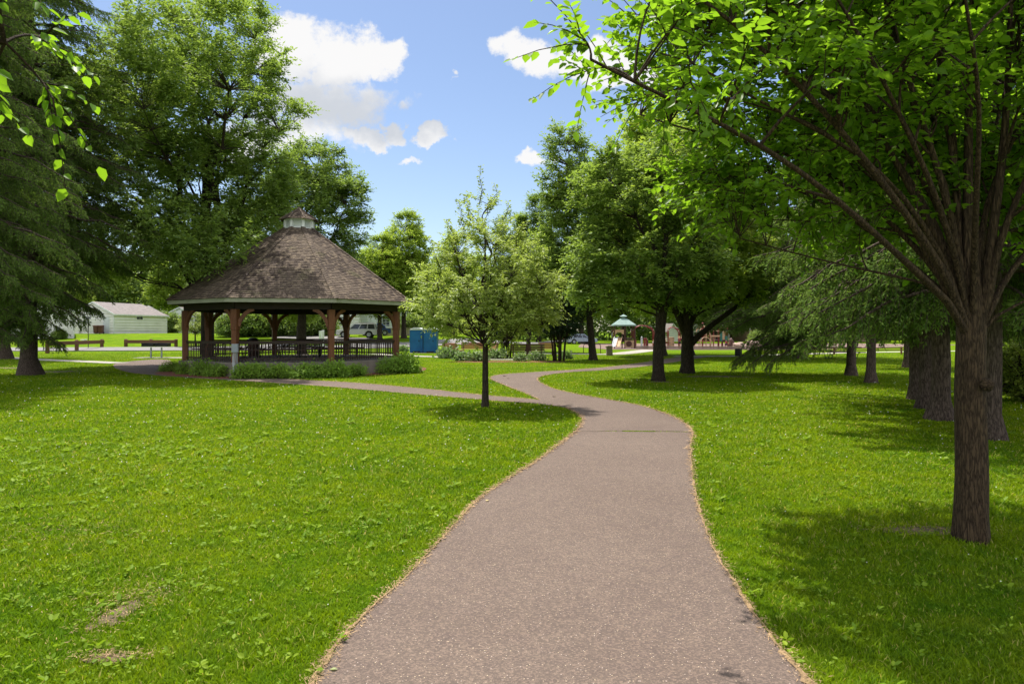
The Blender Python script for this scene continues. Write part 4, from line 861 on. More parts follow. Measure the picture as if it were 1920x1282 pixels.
# --- spruces
def spruce(name, seed, H, tr, z0, Rm, gaps=0.0, low=None, mats=None, dens=1.0, lowt=0.0):
    g = np.random.default_rng(seed); root = thing(name, (0, 0, 0)); k = 16; zz = np.linspace(0, 1, k) ** 1.3 * H; tp = np.stack([g.normal(0, .01, k), g.normal(0, .01, k), zz - .06], 1)
    rr = tr * np.interp(zz, [0, .18, .5, 1.6, H], [1.5, 1.2, 1.06, .95, .06]); v, f = tubes_np(tp[None], rr[None], 16)
    ang = np.arctan2(v[:, 1], v[:, 0]); lw = np.clip(1 - v[:, 2] / .45, 0, 1) ** 1.3
    v[:, :2] *= (1 + lw * .28 * np.abs(np.sin(ang * 2.5 + seed)) + .05 * np.sin(ang * 4 + v[:, 2] * 7) + .03 * np.sin(ang * 9 - v[:, 2] * 11))[:, None]
    np_mesh('trunk', v, f, M_BARK_S, root, True)
    st = []; z = z0
    while z < H * .97:
        for q in range(5 if z < H * .6 else 4):
            st.append((z + g.uniform(-.12, .12), g.uniform(0, 6.283), 1.0))
        z += .29 / dens
    if low: st += [(a, b, c) for a, b, c in low]
    st = np.array(st); n = len(st); zb, az, ex = st.T
    rel_ = np.clip(zb / H, 0, 1); L = ex * Rm * np.clip((1 - rel_) ** .62, .05, 1) * g.uniform(.7, 1.08, n)
    if lowt: L = L * (.38 + .62 * sstep(1.5, lowt, zb))
    L = np.where(ex > 1.01, Rm * (ex - 1) * g.uniform(.9, 1.05, n), L)
    dirn = np.stack([np.cos(az), np.sin(az), 0 * az], 1); K = 9; t = np.linspace(0, 1, K)[None, :]
    drop = (.55 * (1 - rel_) + .05)[:, None] * L[:, None]
    zp = zb[:, None] + .10 * L[:, None] * np.sin(t * 2.2) - drop * (t ** 1.6) * .75 + .12 * L[:, None] * np.clip(t - .75, 0, 1)
    zp = np.maximum(zp, .35)
    P = np.concatenate([(dirn[:, None] * (L[:, None] * t)[..., None])[..., :2], zp[..., None]], -1)
    P[:, 1:] += g.normal(0, .03, P[:, 1:].shape) * L[:, None, None] * .5
    v1, f1 = tubes_np(P, (.012 + .014 * L)[:, None] * (1 - .85 * t) + .002, 5)
    # side branchlets
    NB = np.clip((L * 2 / .085).astype(int), 4, 120); bi = np.repeat(np.arange(n), NB); nb = len(bi)
    u = g.uniform(.12, 1.0, nb) ** .8; fi = u * (K - 1); i0 = np.clip(fi.astype(int), 0, K - 2); w = (fi - i0)[:, None]
    S = P[bi, i0] * (1 - w) + P[bi, i0 + 1] * w; T = nrm(P[bi, i0 + 1] - P[bi, i0]); side = nrm(np.cross(T, np.array([0, 0, 1.0]))) * np.where(g.uniform(0, 1, nb) < .5, 1, -1)[:, None]
    sl2 = (.22 + .5 * L[bi] * .35 * (1.15 - u)) * g.uniform(.55, 1.15, nb)
    bd = nrm(T * .55 + side * g.uniform(.25, 1.0, nb)[:, None] + np.array([0, 0, -1.0]) * g.uniform(.25, 1.5, nb)[:, None] * (1 - .5 * rel_[bi])[:, None])
    e = S + bd * sl2[:, None]; e[:, 2] -= sl2 * .3; mid = S + bd * (sl2 * .5)[:, None] + np.array([0, 0, .02])
    BP = bez(S, mid, e, 3); v2, f2 = tubes_np(BP, np.full((nb, 3), .005), 3)
    v, f = merge([(v1, f1), (v2, f2)]); np_mesh('branches', v, f, M_BARK_S, root)
    # needle sprays
    NS = np.clip((sl2 / .019).astype(int), 6, 42); ni = np.repeat(np.arange(nb), NS); nn_ = len(ni); q = g.uniform(0.02, 1, nn_)[:, None]
    p = (1 - q) ** 2 * S[ni] + 2 * q * (1 - q) * mid[ni] + q * q * e[ni]; d = nrm(bd[ni] * .8 + g.normal(0, .5, (nn_, 3)) - np.array([0, 0, .1]))
    L_ = g.uniform(.06, .125, nn_); v, f = leaves_np(p, d, nrm(g.normal(0, 1, (nn_, 3))), L_, L_ * .27)
    np_mesh('crown', v, f, M_NEEDLE, root)
    return root
random.seed(2)
S1 = spruce('spruce_tree', 3, 26, .30, 2.2, 5.6, low=[(1.7, a, c) for a, c in ((-1.2, 1.22), (-.3, 1.36), (.1, 1.28), (-2.0, 1.25))] + [(2.3, -1.9, 1.32)], dens=1.0, lowt=7.0)
place(S1, 55, 703, 'large spruce with drooping boughs at the left edge, its trunk nearest the lawn')
S1b = dup(S1, (*gp(8, 673), 0), 2.2, 'second spruce farther back at the left edge with a broad dark trunk base', scale=(1.15, 1.15, 1.1))
dup(S1, (-16.9, 20.3, 0), 4.0, 'near spruce just past the left edge whose sunlit boughs show at the upper left', scale=(.82, .82, .85))
S2 = spruce('spruce_tree', 8, 17, .17, 2.5, 3.9, low=[(1.9, a, 2.2) for a in (2.75, 2.95, 3.15, 3.4, 3.6)] + [(2.4, a, c) for a, c in ((2.9, 2.15), (3.3, 2.2), (3.7, 2.0), (2.5, 1.95), (3.1, 1.8))] + [(3.2, a, 2.2) for a in (2.7, 3.2, 3.6, 4.0)] + [(4.2, a, 2.15) for a in (2.6, 3.0, 3.5, 4.1)] + [(2.6 + .33 * i, 2.45 + (i * .71) % 1.7, 1.7 + (i * .37) % .5) for i in range(14)])
place(S2, 1597, 704, 'spruce with slim trunk and weeping boughs hanging nearly to the lawn on its left')
S3 = spruce('spruce_tree', 15, 17, .145, 2.6, 3.6)
grp = 'spruces in the row on the right'
place(S3, 1634, 718, 'slim spruce trunk just right of the weeping spruce, standing clear in the lawn', group=grp)
def sp(src, px, py, rz, lb, sc): return dup(src, (*gp(px, py), 0), rz, lb, grp, sc)
sp(S3, 1500, 672, 1.0, 'wide trunked spruce farthest left in the row, beyond the weeping boughs', (2.2, 2.2, 1.05))
sp(S3, 1702, 689, 2.0, 'spruce farthest back between the slim trunk and the cluster of three trunks', (1.2, 1.2, 1.1))
sp(S3, 1716, 749, 3.0, 'leftmost and farthest of the three overlapping spruce trunks with a root spur to the left', (1.0, 1.0, 1.0))
sp(S3, 1736, 766, 4.1, 'middle one of the three overlapping spruce trunks, reddish brown bark', (1.05, 1.05, 1.0))
sp(S3, 1764, 788, 5.3, 'nearest and thickest of the three overlapping spruce trunks with flared roots', (1.2, 1.2, 1.0))
sp(S3, 1862, 824, .6, 'spruce trunk right behind the big foreground tree', (.95, .95, 1.0))
for i, (px, d, s, lb) in enumerate([(1880, 82, 1.15, 'distant spruce in the gap at the right edge, left one'), (1935, 70, 1.1, 'distant spruce cut by the right edge of the picture'), (1845, 95, 1.2, 'distant spruce hidden mostly by the foreground trunk'), (1560, 105, 1.1, 'far spruce beyond the playground on the right'), (1460, 96, 1.15, 'far spruce behind the litter bin')]):
    dup(S3, (wx(px, d), d, 0), i * 1.7, lb, 'far spruces on the right', s)

# --- trees and bushes behind the houses and the playground
far = [(-60, 118, 'm', 1.25), (60, 112, 'a', 1.0), (190, 122, 'm', 1.15), (260, 135, 'a', 1.1), (330, 118, 'm', 1.1), (410, 104, 'a', .85), (480, 92, 'm', .9), (640, 110, 'a', .9), (700, 118, 'm', 1.0), (800, 120, 'a', .75), (905, 112, 'm', .95), (1010, 112, 'a', .95), (1090, 100, 'm', 1.1),
       (1170, 118, 'a', 1.1), (1240, 104, 'm', 1.2), (1340, 120, 'a', 1.15), (1420, 100, 'm', 1.3), (1520, 120, 'a', 1.2), (1640, 110, 'm', 1.25), (1740, 120, 'a', 1.1), (1850, 118, 'm', 1.3), (1960, 110, 'a', 1.1), (130, 100, 'm', .7), (560, 70, 'm', .72), (712, 73, 'm', .8)]
for i, (px, d, kd, s) in enumerate(far):
    x = wx(px, d)
    where = ['behind the left garages', 'behind the left garages', 'above the gabled garage', 'above the garage roof ridge', 'right of the garage roof', 'over the brown shed', 'behind the bushes past the gazebo', 'beyond the silver car', 'beyond the pale house', 'beyond the portable toilets', 'behind the young tree', 'behind the garden benches', 'above the far parked car',
             'behind the playground tower', 'behind the climbing arches', 'behind the playground dome', 'behind the playground rock', 'behind the weeping spruce', 'behind the right spruce row', 'behind the right spruce row', 'in the gap right of the foreground trunk', 'past the right edge hedge', 'between the two garages', 'seen through the middle of the gazebo', 'in front of the pale house'][i]
    lb = ('distant rounded maple ' if kd == 'm' else 'distant dark ash ') + where
    if i == 18: lb = 'distant rounded maple behind the slim spruce trunks'
    dup(maple if kd == 'm' else ash2, (x, d, float(gz(x, d)) - (0.0)), i * 2.1, lb, 'trees along the far side of the park', (s * 1.2, s * 1.2, s))
def woods():
    g = np.random.default_rng(77); n = 230000; x = g.uniform(-150, 150, n); y = 134 + g.uniform(-5, 8, n) + 5 * np.sin(x * .11)
    top = 12 + 3 * np.sin(x * .13) + 2.2 * np.sin(x * .37 + 1) + 1.2 * np.sin(x * .9 + 2); z = g.uniform(0, 1, n) ** .9 * top
    bulge = 2.2 * np.sin(x * .5 + z * .3) + 1.6 * np.sin(x * 1.1 + z * .8); y = y + bulge - 3 * np.sqrt(np.clip(1 - (z / top - .5) ** 2 * 4, 0, 1))
    p = np.stack([x, y, z + gz(x, y)], 1); d = g.normal(0, 1, (n, 3)); s_ = g.uniform(.45, .9, n)
    v, f = leaves_np(p, d, nrm(np.array([0, -.3, 1.0]) + g.normal(0, .6, (n, 3))), s_, s_ * .6)
    tag(np_mesh('distant_woods', v, f, M_LEAF_DARK), 'far off mass of dark green woods closing the park behind everything', 'woods', kind='stuff')
woods()
def bush(name, seed, w, h, n, leaf, ml, ragged_=.25):
    g = np.random.default_rng(seed); root = thing(name, (0, 0, 0)); env = [(0, 0, h * .42, w * .46, w * .42, h * .42), (w * .15, 0, h * .55, w * .3, w * .3, h * .4), (-w * .16, .0, h * .5, w * .3, w * .3, h * .38), (0, 0, h * .25, w * .5, w * .45, h * .25)]
    C = sample_env(env, n, g, .5); C[:, 2] = np.maximum(C[:, 2], .03); b = np.zeros_like(C); b[:, :2] = C[:, :2] * .15
    tv, tf = tubes_np(bez(b, C * np.array([.45, .45, .6]), C, 4), np.full((n, 4), .004 + .004 * h), 3); np_mesh('stems', tv, tf, M_BARK_T, root)
    k = 9; i = np.repeat(np.arange(n), k); m_ = len(i); d = nrm(nrm(C - np.array([0, 0, h * .2]))[i] * .6 + g.normal(0, .8, (m_, 3)) + np.array([0, 0, .25]))
    p = C[i] + g.normal(0, 1, (m_, 3)) * leaf[0] * .8; p[:, 2] = np.maximum(p[:, 2], .01); s = g.uniform(.6, 1.25, m_)
    v, f = leaves_np(p, d, nrm(np.array([0, -.2, 1.0]) + g.normal(0, .55, (m_, 3))), leaf[0] * s, leaf[1] * s, .1); np_mesh('leaves', v, f, ml, root); return root
sb = bush('shrub', 1, 1.45, .66, 200, (.12, .05), M_SHRUB); sb2 = bush('shrub', 2, 1.25, .70, 190, (.115, .05), M_SHRUB)
sg = 'shrubs around the foot of the gazebo'
spots = [(322, 30.9, .9, 'low green shrub at the far left end of the gazebo bed'), (352, 29.3, 1.1, 'bushy green shrub under the left corner post of the gazebo'), (384, 28.1, 1.05, 'shrub between the left corner post and the electric box, left one'), (408, 27.4, 1.0, 'shrub directly left of the electric box'),
         (462, 26.55, 1.15, 'bushy shrub directly right of the electric box'), (487, 26.4, .95, 'shrub against the gazebo base, second right of the electric box'), (524, 26.5, 1.1, 'shrub in front of the middle of the front railing'), (573, 26.7, 1.2, 'leafy shrub left of the right front gazebo post'),
         (630, 27.1, 1.1, 'darker shrub at the foot of the right front gazebo post'), (670, 28.0, .95, 'small shrub before the bare concrete base on the right'), (731, 29.4, 1.0, 'shrub at the right corner of the gazebo base'), (758, 30.1, 1.35, 'largest loose shrub at the right end of the gazebo bed')]
for i, (px, d, s, lb) in enumerate(spots):
    o = (sb if i == 0 else sb2) if i < 2 else copy_tree(sb if i % 2 else sb2)
    o.location = (wx(px, d), d, .01); o.rotation_euler = (0, 0, i * 1.9); s *= (.78, .9, .84)[i % 3]; o.scale = (s, s * .9, s * ((.95, .78, 1.05)[i % 3] if i < 10 else 1.1)); tag(o, lb, 'shrub', sg)
hs_ = bush('hosta', 5, .85, .34, 70, (.20, .11), M_HOSTA)
for i, (px, py, s, lb) in enumerate([(841, 672, 1.25, 'pale variegated hosta in front of the left wooden benches'), (755, 659.5, 1.0, 'white flecked hosta beside the right gazebo post'), (932, 673, 1.1, 'variegated hosta just right of the young tree trunk'), (868, 676, .95, 'low dark hosta in the bed left of the young tree'),
                                  (976, 677, .8, 'small hosta under the dark benches, left one'), (1007, 676, .9, 'hosta under the dark benches, right one'), (1060, 673, .9, 'dark hosta at the foot of the multi stemmed evergreen'), (893, 677, 1.0, 'leafy hosta half hidden behind the young tree trunk')]):
    o = hs_ if i == 0 else copy_tree(hs_); o.location = (*gp(px, py), .01); o.rotation_euler = (0, 0, i * 1.3); o.scale = (s,) * 3; tag(o, lb, 'plant', 'hostas in the garden bed')
lil = bush('lilac_bush', 7, 3.4, 3.2, 700, (.17, .10), M_LEAF_DARK)
for i, (px, d, s, lb) in enumerate([(437, 78, 1.2, 'dark dense bush right of the brown shed'), (465, 80, 1.4, 'tall dark bush behind the trash bin in the gazebo'), (500, 79, 1.45, 'tall dark bush behind the back gazebo post'), (535, 80, 1.4, 'tall dark bush at the centre behind the gazebo'), (570, 79, 1.35, 'tall dark bush left of the white utility pedestals'), (603, 80, 1.3, 'dark bush behind the white utility pedestals'),
                                   (150, 92, .9, 'leafy bush against the garage gable wall'), (322, 100, 1.2, 'bush filling the gap right of the garage'), (770, 82, 1.0, 'round green bush left of the portable toilets'), (105, 74, .35, 'low bush at the foot of the left garage wall'), (115, 74.5, .38, 'low leafy plant clump beside the white board'), (300, 99, 1.3, 'bush showing above the garage eave'), (1420, 88, .8, 'bush right of the play rock'), (1445, 92, .9, 'bush behind the timber border on the right')]):
    o = lil if i == 0 else copy_tree(lil); x = wx(px, d); o.location = (x, d, float(gz(x, d)) - .02); o.rotation_euler = (0, 0, i * 1.7); o.scale = (s, s, s * (.85 if d > 76 else 1)); tag(o, lb, 'bush', 'bushes along the far lawn')
hg = bush('hedge_shrub', 9, 2.6, 2.0, 2200, (.075, .042), M_HEDGE); hg.location = (13.95, 17.8, 0); tag(hg, 'dense yellow tipped hedge shrub at the right edge of the lawn', 'shrub')
# multi-stemmed dark evergreens in the garden
def yew(px, py, seed, s, lb):
    t = broad_tree('evergreen_shrub', seed, 4, .05, .7, [(0, 0, 2.6, 1.6, 1.5, 1.0), (0, 0, 1.9, 1.2, 1.2, .5), (.4, 0, 3.4, 1.0, 1.0, .6)], (M_BARK_D, M_LEAF_YEW), limbs=14, clumps=260, shoots=6, lps=9, leaf=(.14, .05), shoot=.4, trunk_top=2.4, vase=.9, fork_hi=1.0, limb_r=.7)
    m = MB()
    for k in range(7): a = k * .9 + seed; m.tube([(.3 * math.cos(a), .25 * math.sin(a), 0), (.38 * math.cos(a), .3 * math.sin(a), .9), (.6 * math.cos(a), .5 * math.sin(a), 2.2)], [.06, .05, .03], 7)
    m.build('stems', M_BARK_D, t, True); place(t, px, py, lb, 'evergreen'); t.scale = (s,) * 3; return t
yew(1048, 677, 3, 1.05, 'dark multi stemmed evergreen right of the garden benches')
yew(950, 671, 6, .85, 'dark evergreen shrub behind the young tree crown')
cr = dup(young, (*gp(300 + 15, 660 - 4), 0), 1.0, 'small lawn tree seen between the left gazebo posts'); cr.location = (wx(366, 66), 66, float(gz(wx(366, 66), 66))); cr.scale = (.95, .95, .75)

# ================================================================== OBJECTS LEFT
def guardrail(a, b, z0, label, n=3):
    a, b = Vector((*a, 0)), Vector((*b, 0)); t = thing('guardrail', a, 0, label, 'guardrail', 'timber guardrails beside the road'); d = b - a
    for i in range(n):
        p = d * (i / (n - 1)); m = MB(); m.box((p.x, p.y, .49), (.24, .24, 1.0), math.atan2(d.y, d.x)); m.box((p.x, p.y, 1.02), (.24, .24, .07), math.atan2(d.y, d.x), taper=.6); m.build('post', M_TIMBER, t, bevel=.01)
    m = MB(); s = Vector((d.y, -d.x, 0)).normalized() * .14
    m.beam(d * -.01 + s + Vector((0, 0, .80)), d * 1.01 + s + Vector((0, 0, .80)), .12, .32); m.build('rail', M_TIMBER, t, bevel=.01)
guardrail(gp(89, 662.5), gp(191, 656.5), 0, 'dark timber guardrail with three posts left of the black pole')
guardrail(gp(236, 656), gp(330, 656), 0, 'dark timber guardrail behind the double park grill')
t = thing('sign_pole', (*gp(165.5, 657), 0), 0, 'thin black pole standing at the left guardrail in front of the garage', 'pole')
m = MB(); m.tube([(0, 0, 0), (0, 0, 3.05)], .035, 8); m.build('pole', M_BLACK, t); m = MB(); m.box((0, 0, 2.62), (.075, .075, .9)); m.build('sleeve', M_BLACK, t, bevel=.008)
# double grill
gx, gy = gp(292, 671)
t = thing('park_grill', (gx, gy, 0), 0, 'double black park grill on two grey legs beside the paved circle', 'grill')
for dx in (-.32, .40):
    m = MB(); m.tube([(dx, 0, 0), (dx, 0, .72)], .055, 10); m.build('leg', M_GALV, t)
for dx in (-.44, .50):
    m = MB(); m.box((dx, 0, .80), (.80, .56, .04)); m.box((dx, .26, .90), (.80, .04, .24)); m.box((dx - .39, 0, .90), (.03, .52, .24)); m.box((dx + .39, 0, .90), (.03, .52, .24)); m.box((dx, -.26, .845), (.80, .03, .10)); m.build('firebox', M_BLACK, t, bevel=.008)
    m = MB()
    for k in range(10): m.box((dx - .34 + k * .076, 0, .96), (.012, .5, .012))
    m.beam((dx - .36, -.24, .96), (dx + .36, -.24, .96), .015); m.beam((dx - .36, .24, .96), (dx + .36, .24, .96), .015); m.tube([(dx - .2, -.25, .97), (dx - .2, -.42, 1.0)], .015, 6); m.build('grate', M_BLACK, t)
flat_poly('grill_pad', [(gx - 1.3, gy - .7), (gx + 2.6, gy - .8), (gx + 2.4, gy + .6), (gx - 1.2, gy + .6)], .03, M_CONC)

def house(name, C, rz, gw, L, H, pitch, label, cat, sidm, rfm, openings=(), lap=.36, over=.25, ridge='y', corner=True, hip=0.0):
    """gable wall runs from (0,0) to (-gw,0); long wall from (0,0) along +y"""
    x, y, z = C; t = thing(name, C, rz, label, cat)
    rh = gw / 2 * pitch
    def wall(p0, p1, prof):                        # lap boards between p0 and p1, prof(z)->(u0,u1) clip
        m = MB(); d = Vector((p1[0] - p0[0], p1[1] - p0[1], 0)); w = d.length; d.normalize(); nn = Vector((d.y, -d.x, 0)); n = int((H + (rh if prof else 0)) / lap) + 1
        for i in range(n):
            z0, z1 = i * lap, min((i + 1) * lap, H + (rh if prof else 0))
            if z1 <= z0: continue
            a0, a1 = (0, w), (0, w)
            if prof: f = lambda q: (max(0, (q - H) / rh * w / 2), min(w, w - (q - H) / rh * w / 2)) if q > H else (0, w); a0, a1 = f(z0), f(z1)
            P = lambda u, zz, o: Vector((p0[0], p0[1], 0)) + d * u + nn * o + Vector((0, 0, zz))
            m.add([P(a0[0], z0, .10), P(a0[1], z0, .10), P(a1[1], z1, .004), P(a1[0], z1, .004), P(a0[0], z0, -.05), P(a0[1], z0, -.05)], [(0, 1, 2, 3), (4, 5, 1, 0)])
        return m
    c = [(0, 0), (-gw, 0), (-gw, L), (0, L)]
    wall(c[1], c[0], True).build('wall', sidm, t); wall(c[0], c[3], None).build('wall', sidm, t); wall(c[3], c[2], True).build('wall', sidm, t); wall(c[2], c[1], None).build('wall', sidm, t)
    ins = MB(); ins.prism([(-.06, .06), (-gw + .06, .06), (-gw + .06, L - .06), (-.06, L - .06)], 0, H - .02); ins.build('inner_wall', sidm, t)
    if corner:
        m = MB()
        for q in c: m.box((q[0], q[1], H / 2), (.13, .13, H))
        m.build('corner_board', M_WHITE, t)
    m = MB(); o = over; e = o * pitch; th = .10
    for s in (0, 1):
        xe, xr = (o, -gw / 2) if s == 0 else (-gw - o, -gw / 2)
        y0, y1 = -o, L + o; hy = hip
        v = [(xe, y0, H - e), (xe, y1, H - e), (xr, y1 - hy, H + rh), (xr, y0, H + rh)]
        vs = v + [(a, b, c_ + th) for a, b, c_ in v]; m.add(vs, [(0, 1, 2, 3), (7, 6, 5, 4), (0, 4, 5, 1), (1, 5, 6, 2), (2, 6, 7, 3), (3, 7, 4, 0)])
    if hip: m.add([(o, L + o, H - e + th), (-gw - o, L + o, H - e + th), (-gw / 2, L + o - hip, H + rh + th)], [(0, 1, 2)])
    m.build('roof', rfm, t)
    m = MB(); m.beam((o + .01, -o, H - e + .01), (o + .01, L + o, H - e + .01), .03, .16)
    m.beam((o, -o - .015, H - e + .02), (-gw / 2, -o - .015, H + rh + .02), .03, .17); m.beam((-gw - o, -o - .015, H - e + .02), (-gw / 2, -o - .015, H + rh + .02), .03, .17); m.build('fascia', M_WHITE, t)
    for kind, face, u, zz, w, h in openings:       # face 'g' gable (u measured left from corner), 'l' long wall
        if face == 'g': cx, cy, rr = -u, -.05, 0; nx = (0, -1)
        else: cx, cy, rr = .05, u, R(90); nx = (1, 0)
        if kind == 'window':
            m = MB(); m.box((cx, cy, zz), (w + .16, .05, h + .16), rr); fr = m.build('window', M_WHITE, t, bevel=.01)
            g_ = MB(); g_.box((cx + nx[0] * .025, cy + nx[1] * .025, zz), (w, .03, h), rr); g_.build('pane', M_GLASSD, fr)
            mm = MB(); mm.box((cx + nx[0] * .04, cy + nx[1] * .04, zz), (.035, .02, h), rr); mm.build('mullion', M_WHITE, fr)
        else:
            m = MB(); m.box((cx, cy, zz), (w + .2, .05, h + .1), rr); dr = m.build('door_frame', M_WHITE, t)
            g_ = MB(); g_.box((cx + nx[0] * .02, cy + nx[1] * .02, zz - .02), (w, .05, h - .04), rr)
            for k in (-.25, .25): g_.box((cx + nx[0] * .05, cy + nx[1] * .05, zz + k * h * .9), (w * .7, .012, h * .3), rr)
            dd = g_.build('door', M_ROOFW, dr, bevel=.006)
            kn_ = MB(); kn_.box((cx + nx[0] * .09 + (w * .4 if face == 'g' else 0) * -1, cy + nx[1] * .09, zz - .05), (.07, .07, .07)); kn_.build('handle', M_BLACK, dd)
    return t
g1 = at(213.5, 86)
house('garage', g1, R(-9), 5.6, 10.1, 2.5, .52, 'white clapboard garage with grey gable roof, white door and two small dark windows', 'garage', M_SIDING, M_SHING,
      [('door', 'g', .98, 1.04, .82, 2.04), ('window', 'g', 3.55, 2.0, .72, .42), ('window', 'l', 4.6, 2.08, 1.1, .42)], hip=1.6)
house('garage', at(138, 76), R(33), 7.0, 9, 3.0, .5, 'white clapboard building at the left edge partly hidden by the spruce', 'garage', M_SIDING, M_SHING, [], .24)
house('garage', at(30, 84), R(-9), 6, 8, 2.6, .5, 'grey shingled end of a building seen at the far left behind the spruce trunks', 'garage', M_SIDING, M_SHING, [('window', 'g', 3, 1.5, .8, .9)])
house('garage', at(367, 104), R(2), 4.7, 9, 2.7, .5, 'smooth white garage with a small double window right of the clapboard garage', 'garage', M_WHITE, M_SHING, [('window', 'g', 2.3, 1.9, 1.1, .55)], .6)
house('shed', at(421, 92), R(-3), 2.1, 2.4, 1.95, .9, 'small brown wooden shed with a pale pointed roof behind the gazebo', 'shed', M_SHEDW, M_SHING, [('window', 'g', 1.0, 1.25, .4, .4)], .16, .18)
house('house', at(672, 86), R(4), 7.5, 8, 2.9, .42, 'pale house half hidden by trees behind the silver car', 'house', M_SIDING, M_SHING, [('window', 'g', 2.0, 1.6, 1.2, .9), ('window', 'g', 5.5, 1.6, 1.0, .9)])
house('house', at(762, 88), R(4), 5.8, 9, 2.8, .45, 'pale green sided house with a white window right of the parked car', 'house', M_SIDING2, M_SHING, [('window', 'g', 2.6, 1.55, .9, 1.2), ('window', 'g', .55, 1.4, .6, .9), ('door', 'g', 4.4, 1.1, .9, 2.0)])
house('house', at(1318, 122), R(0), 2.4, 5, 1.9, .9, 'small white gabled house glimpsed behind the climbing dome', 'house', M_WHITE, M_SHING, [('window', 'g', 1.2, 1.2, .7, .6)])
house('house', at(1271, 118), R(0), 1.6, 6, 1.9, 1.4, 'narrow white gable glimpsed between the playground arches', 'house', M_WHITE, M_SHING, [])
house('house', at(1640, 118), R(3), 22, 9, 2.9, .12, 'long low reddish house beyond the spruce row', 'house', mat('pinkish', (.42, .26, .2), .8), M_SHING, [('window', 'g', 4, 1.6, 1.6, 1.0), ('window', 'g', 9, 1.6, 1.6, 1.0), ('window', 'g', 15, 1.6, 1.6, 1.0)])
# wheeled bins by the garage
def wheelie(p, rz, label):
    t = thing('wheeled_bin', p, rz, label, 'trash cart', 'wheeled bins beside the garage door')
    m = MB(); m.box((0, 0, .52), (.46, .5, .92), taper=1.18); m.build('body', M_TRASH, t, bevel=.03)
    m = MB(); m.box((0, -.02, 1.02), (.62, .68, .07), rx=R(4), taper=.9); m.tube([(-.25, .36, 1.0), (.25, .36, 1.0)], .02, 6); m.build('lid', M_TRASH, t, bevel=.015)
    for s in (-1, 1): m = MB(); m.tube([(s * .22, .22, .12), (s * .28, .22, .12)], .12, 12); m.build('wheel', M_TYRE, t)
x, y, z = at(181, 85.2); wheelie((x, y, z), R(-8), 'brown wheeled trash cart left of the garage door, left one of two'); x, y, z = at(189, 85.3); wheelie((x, y, z), R(5), 'brown wheeled trash cart nearest the garage door, right one of two')
x, y, z = at(157, 73)
t = thing('white_board', (x, y, z), R(-30), 'white downspout board lying on the lawn beyond the left guardrail', 'board'); m = MB(); m.box((0, 0, .06), (1.0, .16, .10)); m.box((.45, 0, .12), (.1, .2, .08)); m.build('board', M_WHITE, t, bevel=.01)
# utility pedestals
for px, d, h, lb in ((600.5, 62, 1.62, 'white utility pedestal beyond the gazebo, left one of the pair'), (605.5, 62.3, 1.68, 'white utility pedestal beyond the gazebo, right one of the pair')):
    x, y, z = at(px, d); t = thing('utility_pedestal', (x, y, z), 0, lb, 'pedestal', 'white utility pedestals'); m = MB(); m.box((0, 0, h / 2), (.2, .2, h)); m.build('body', M_WHITE, t, bevel=.015)
    m = MB(); m.box((0, 0, h + .03), (.23, .23, .07), taper=.8); m.build('cap', M_WHITE, t, bevel=.01)
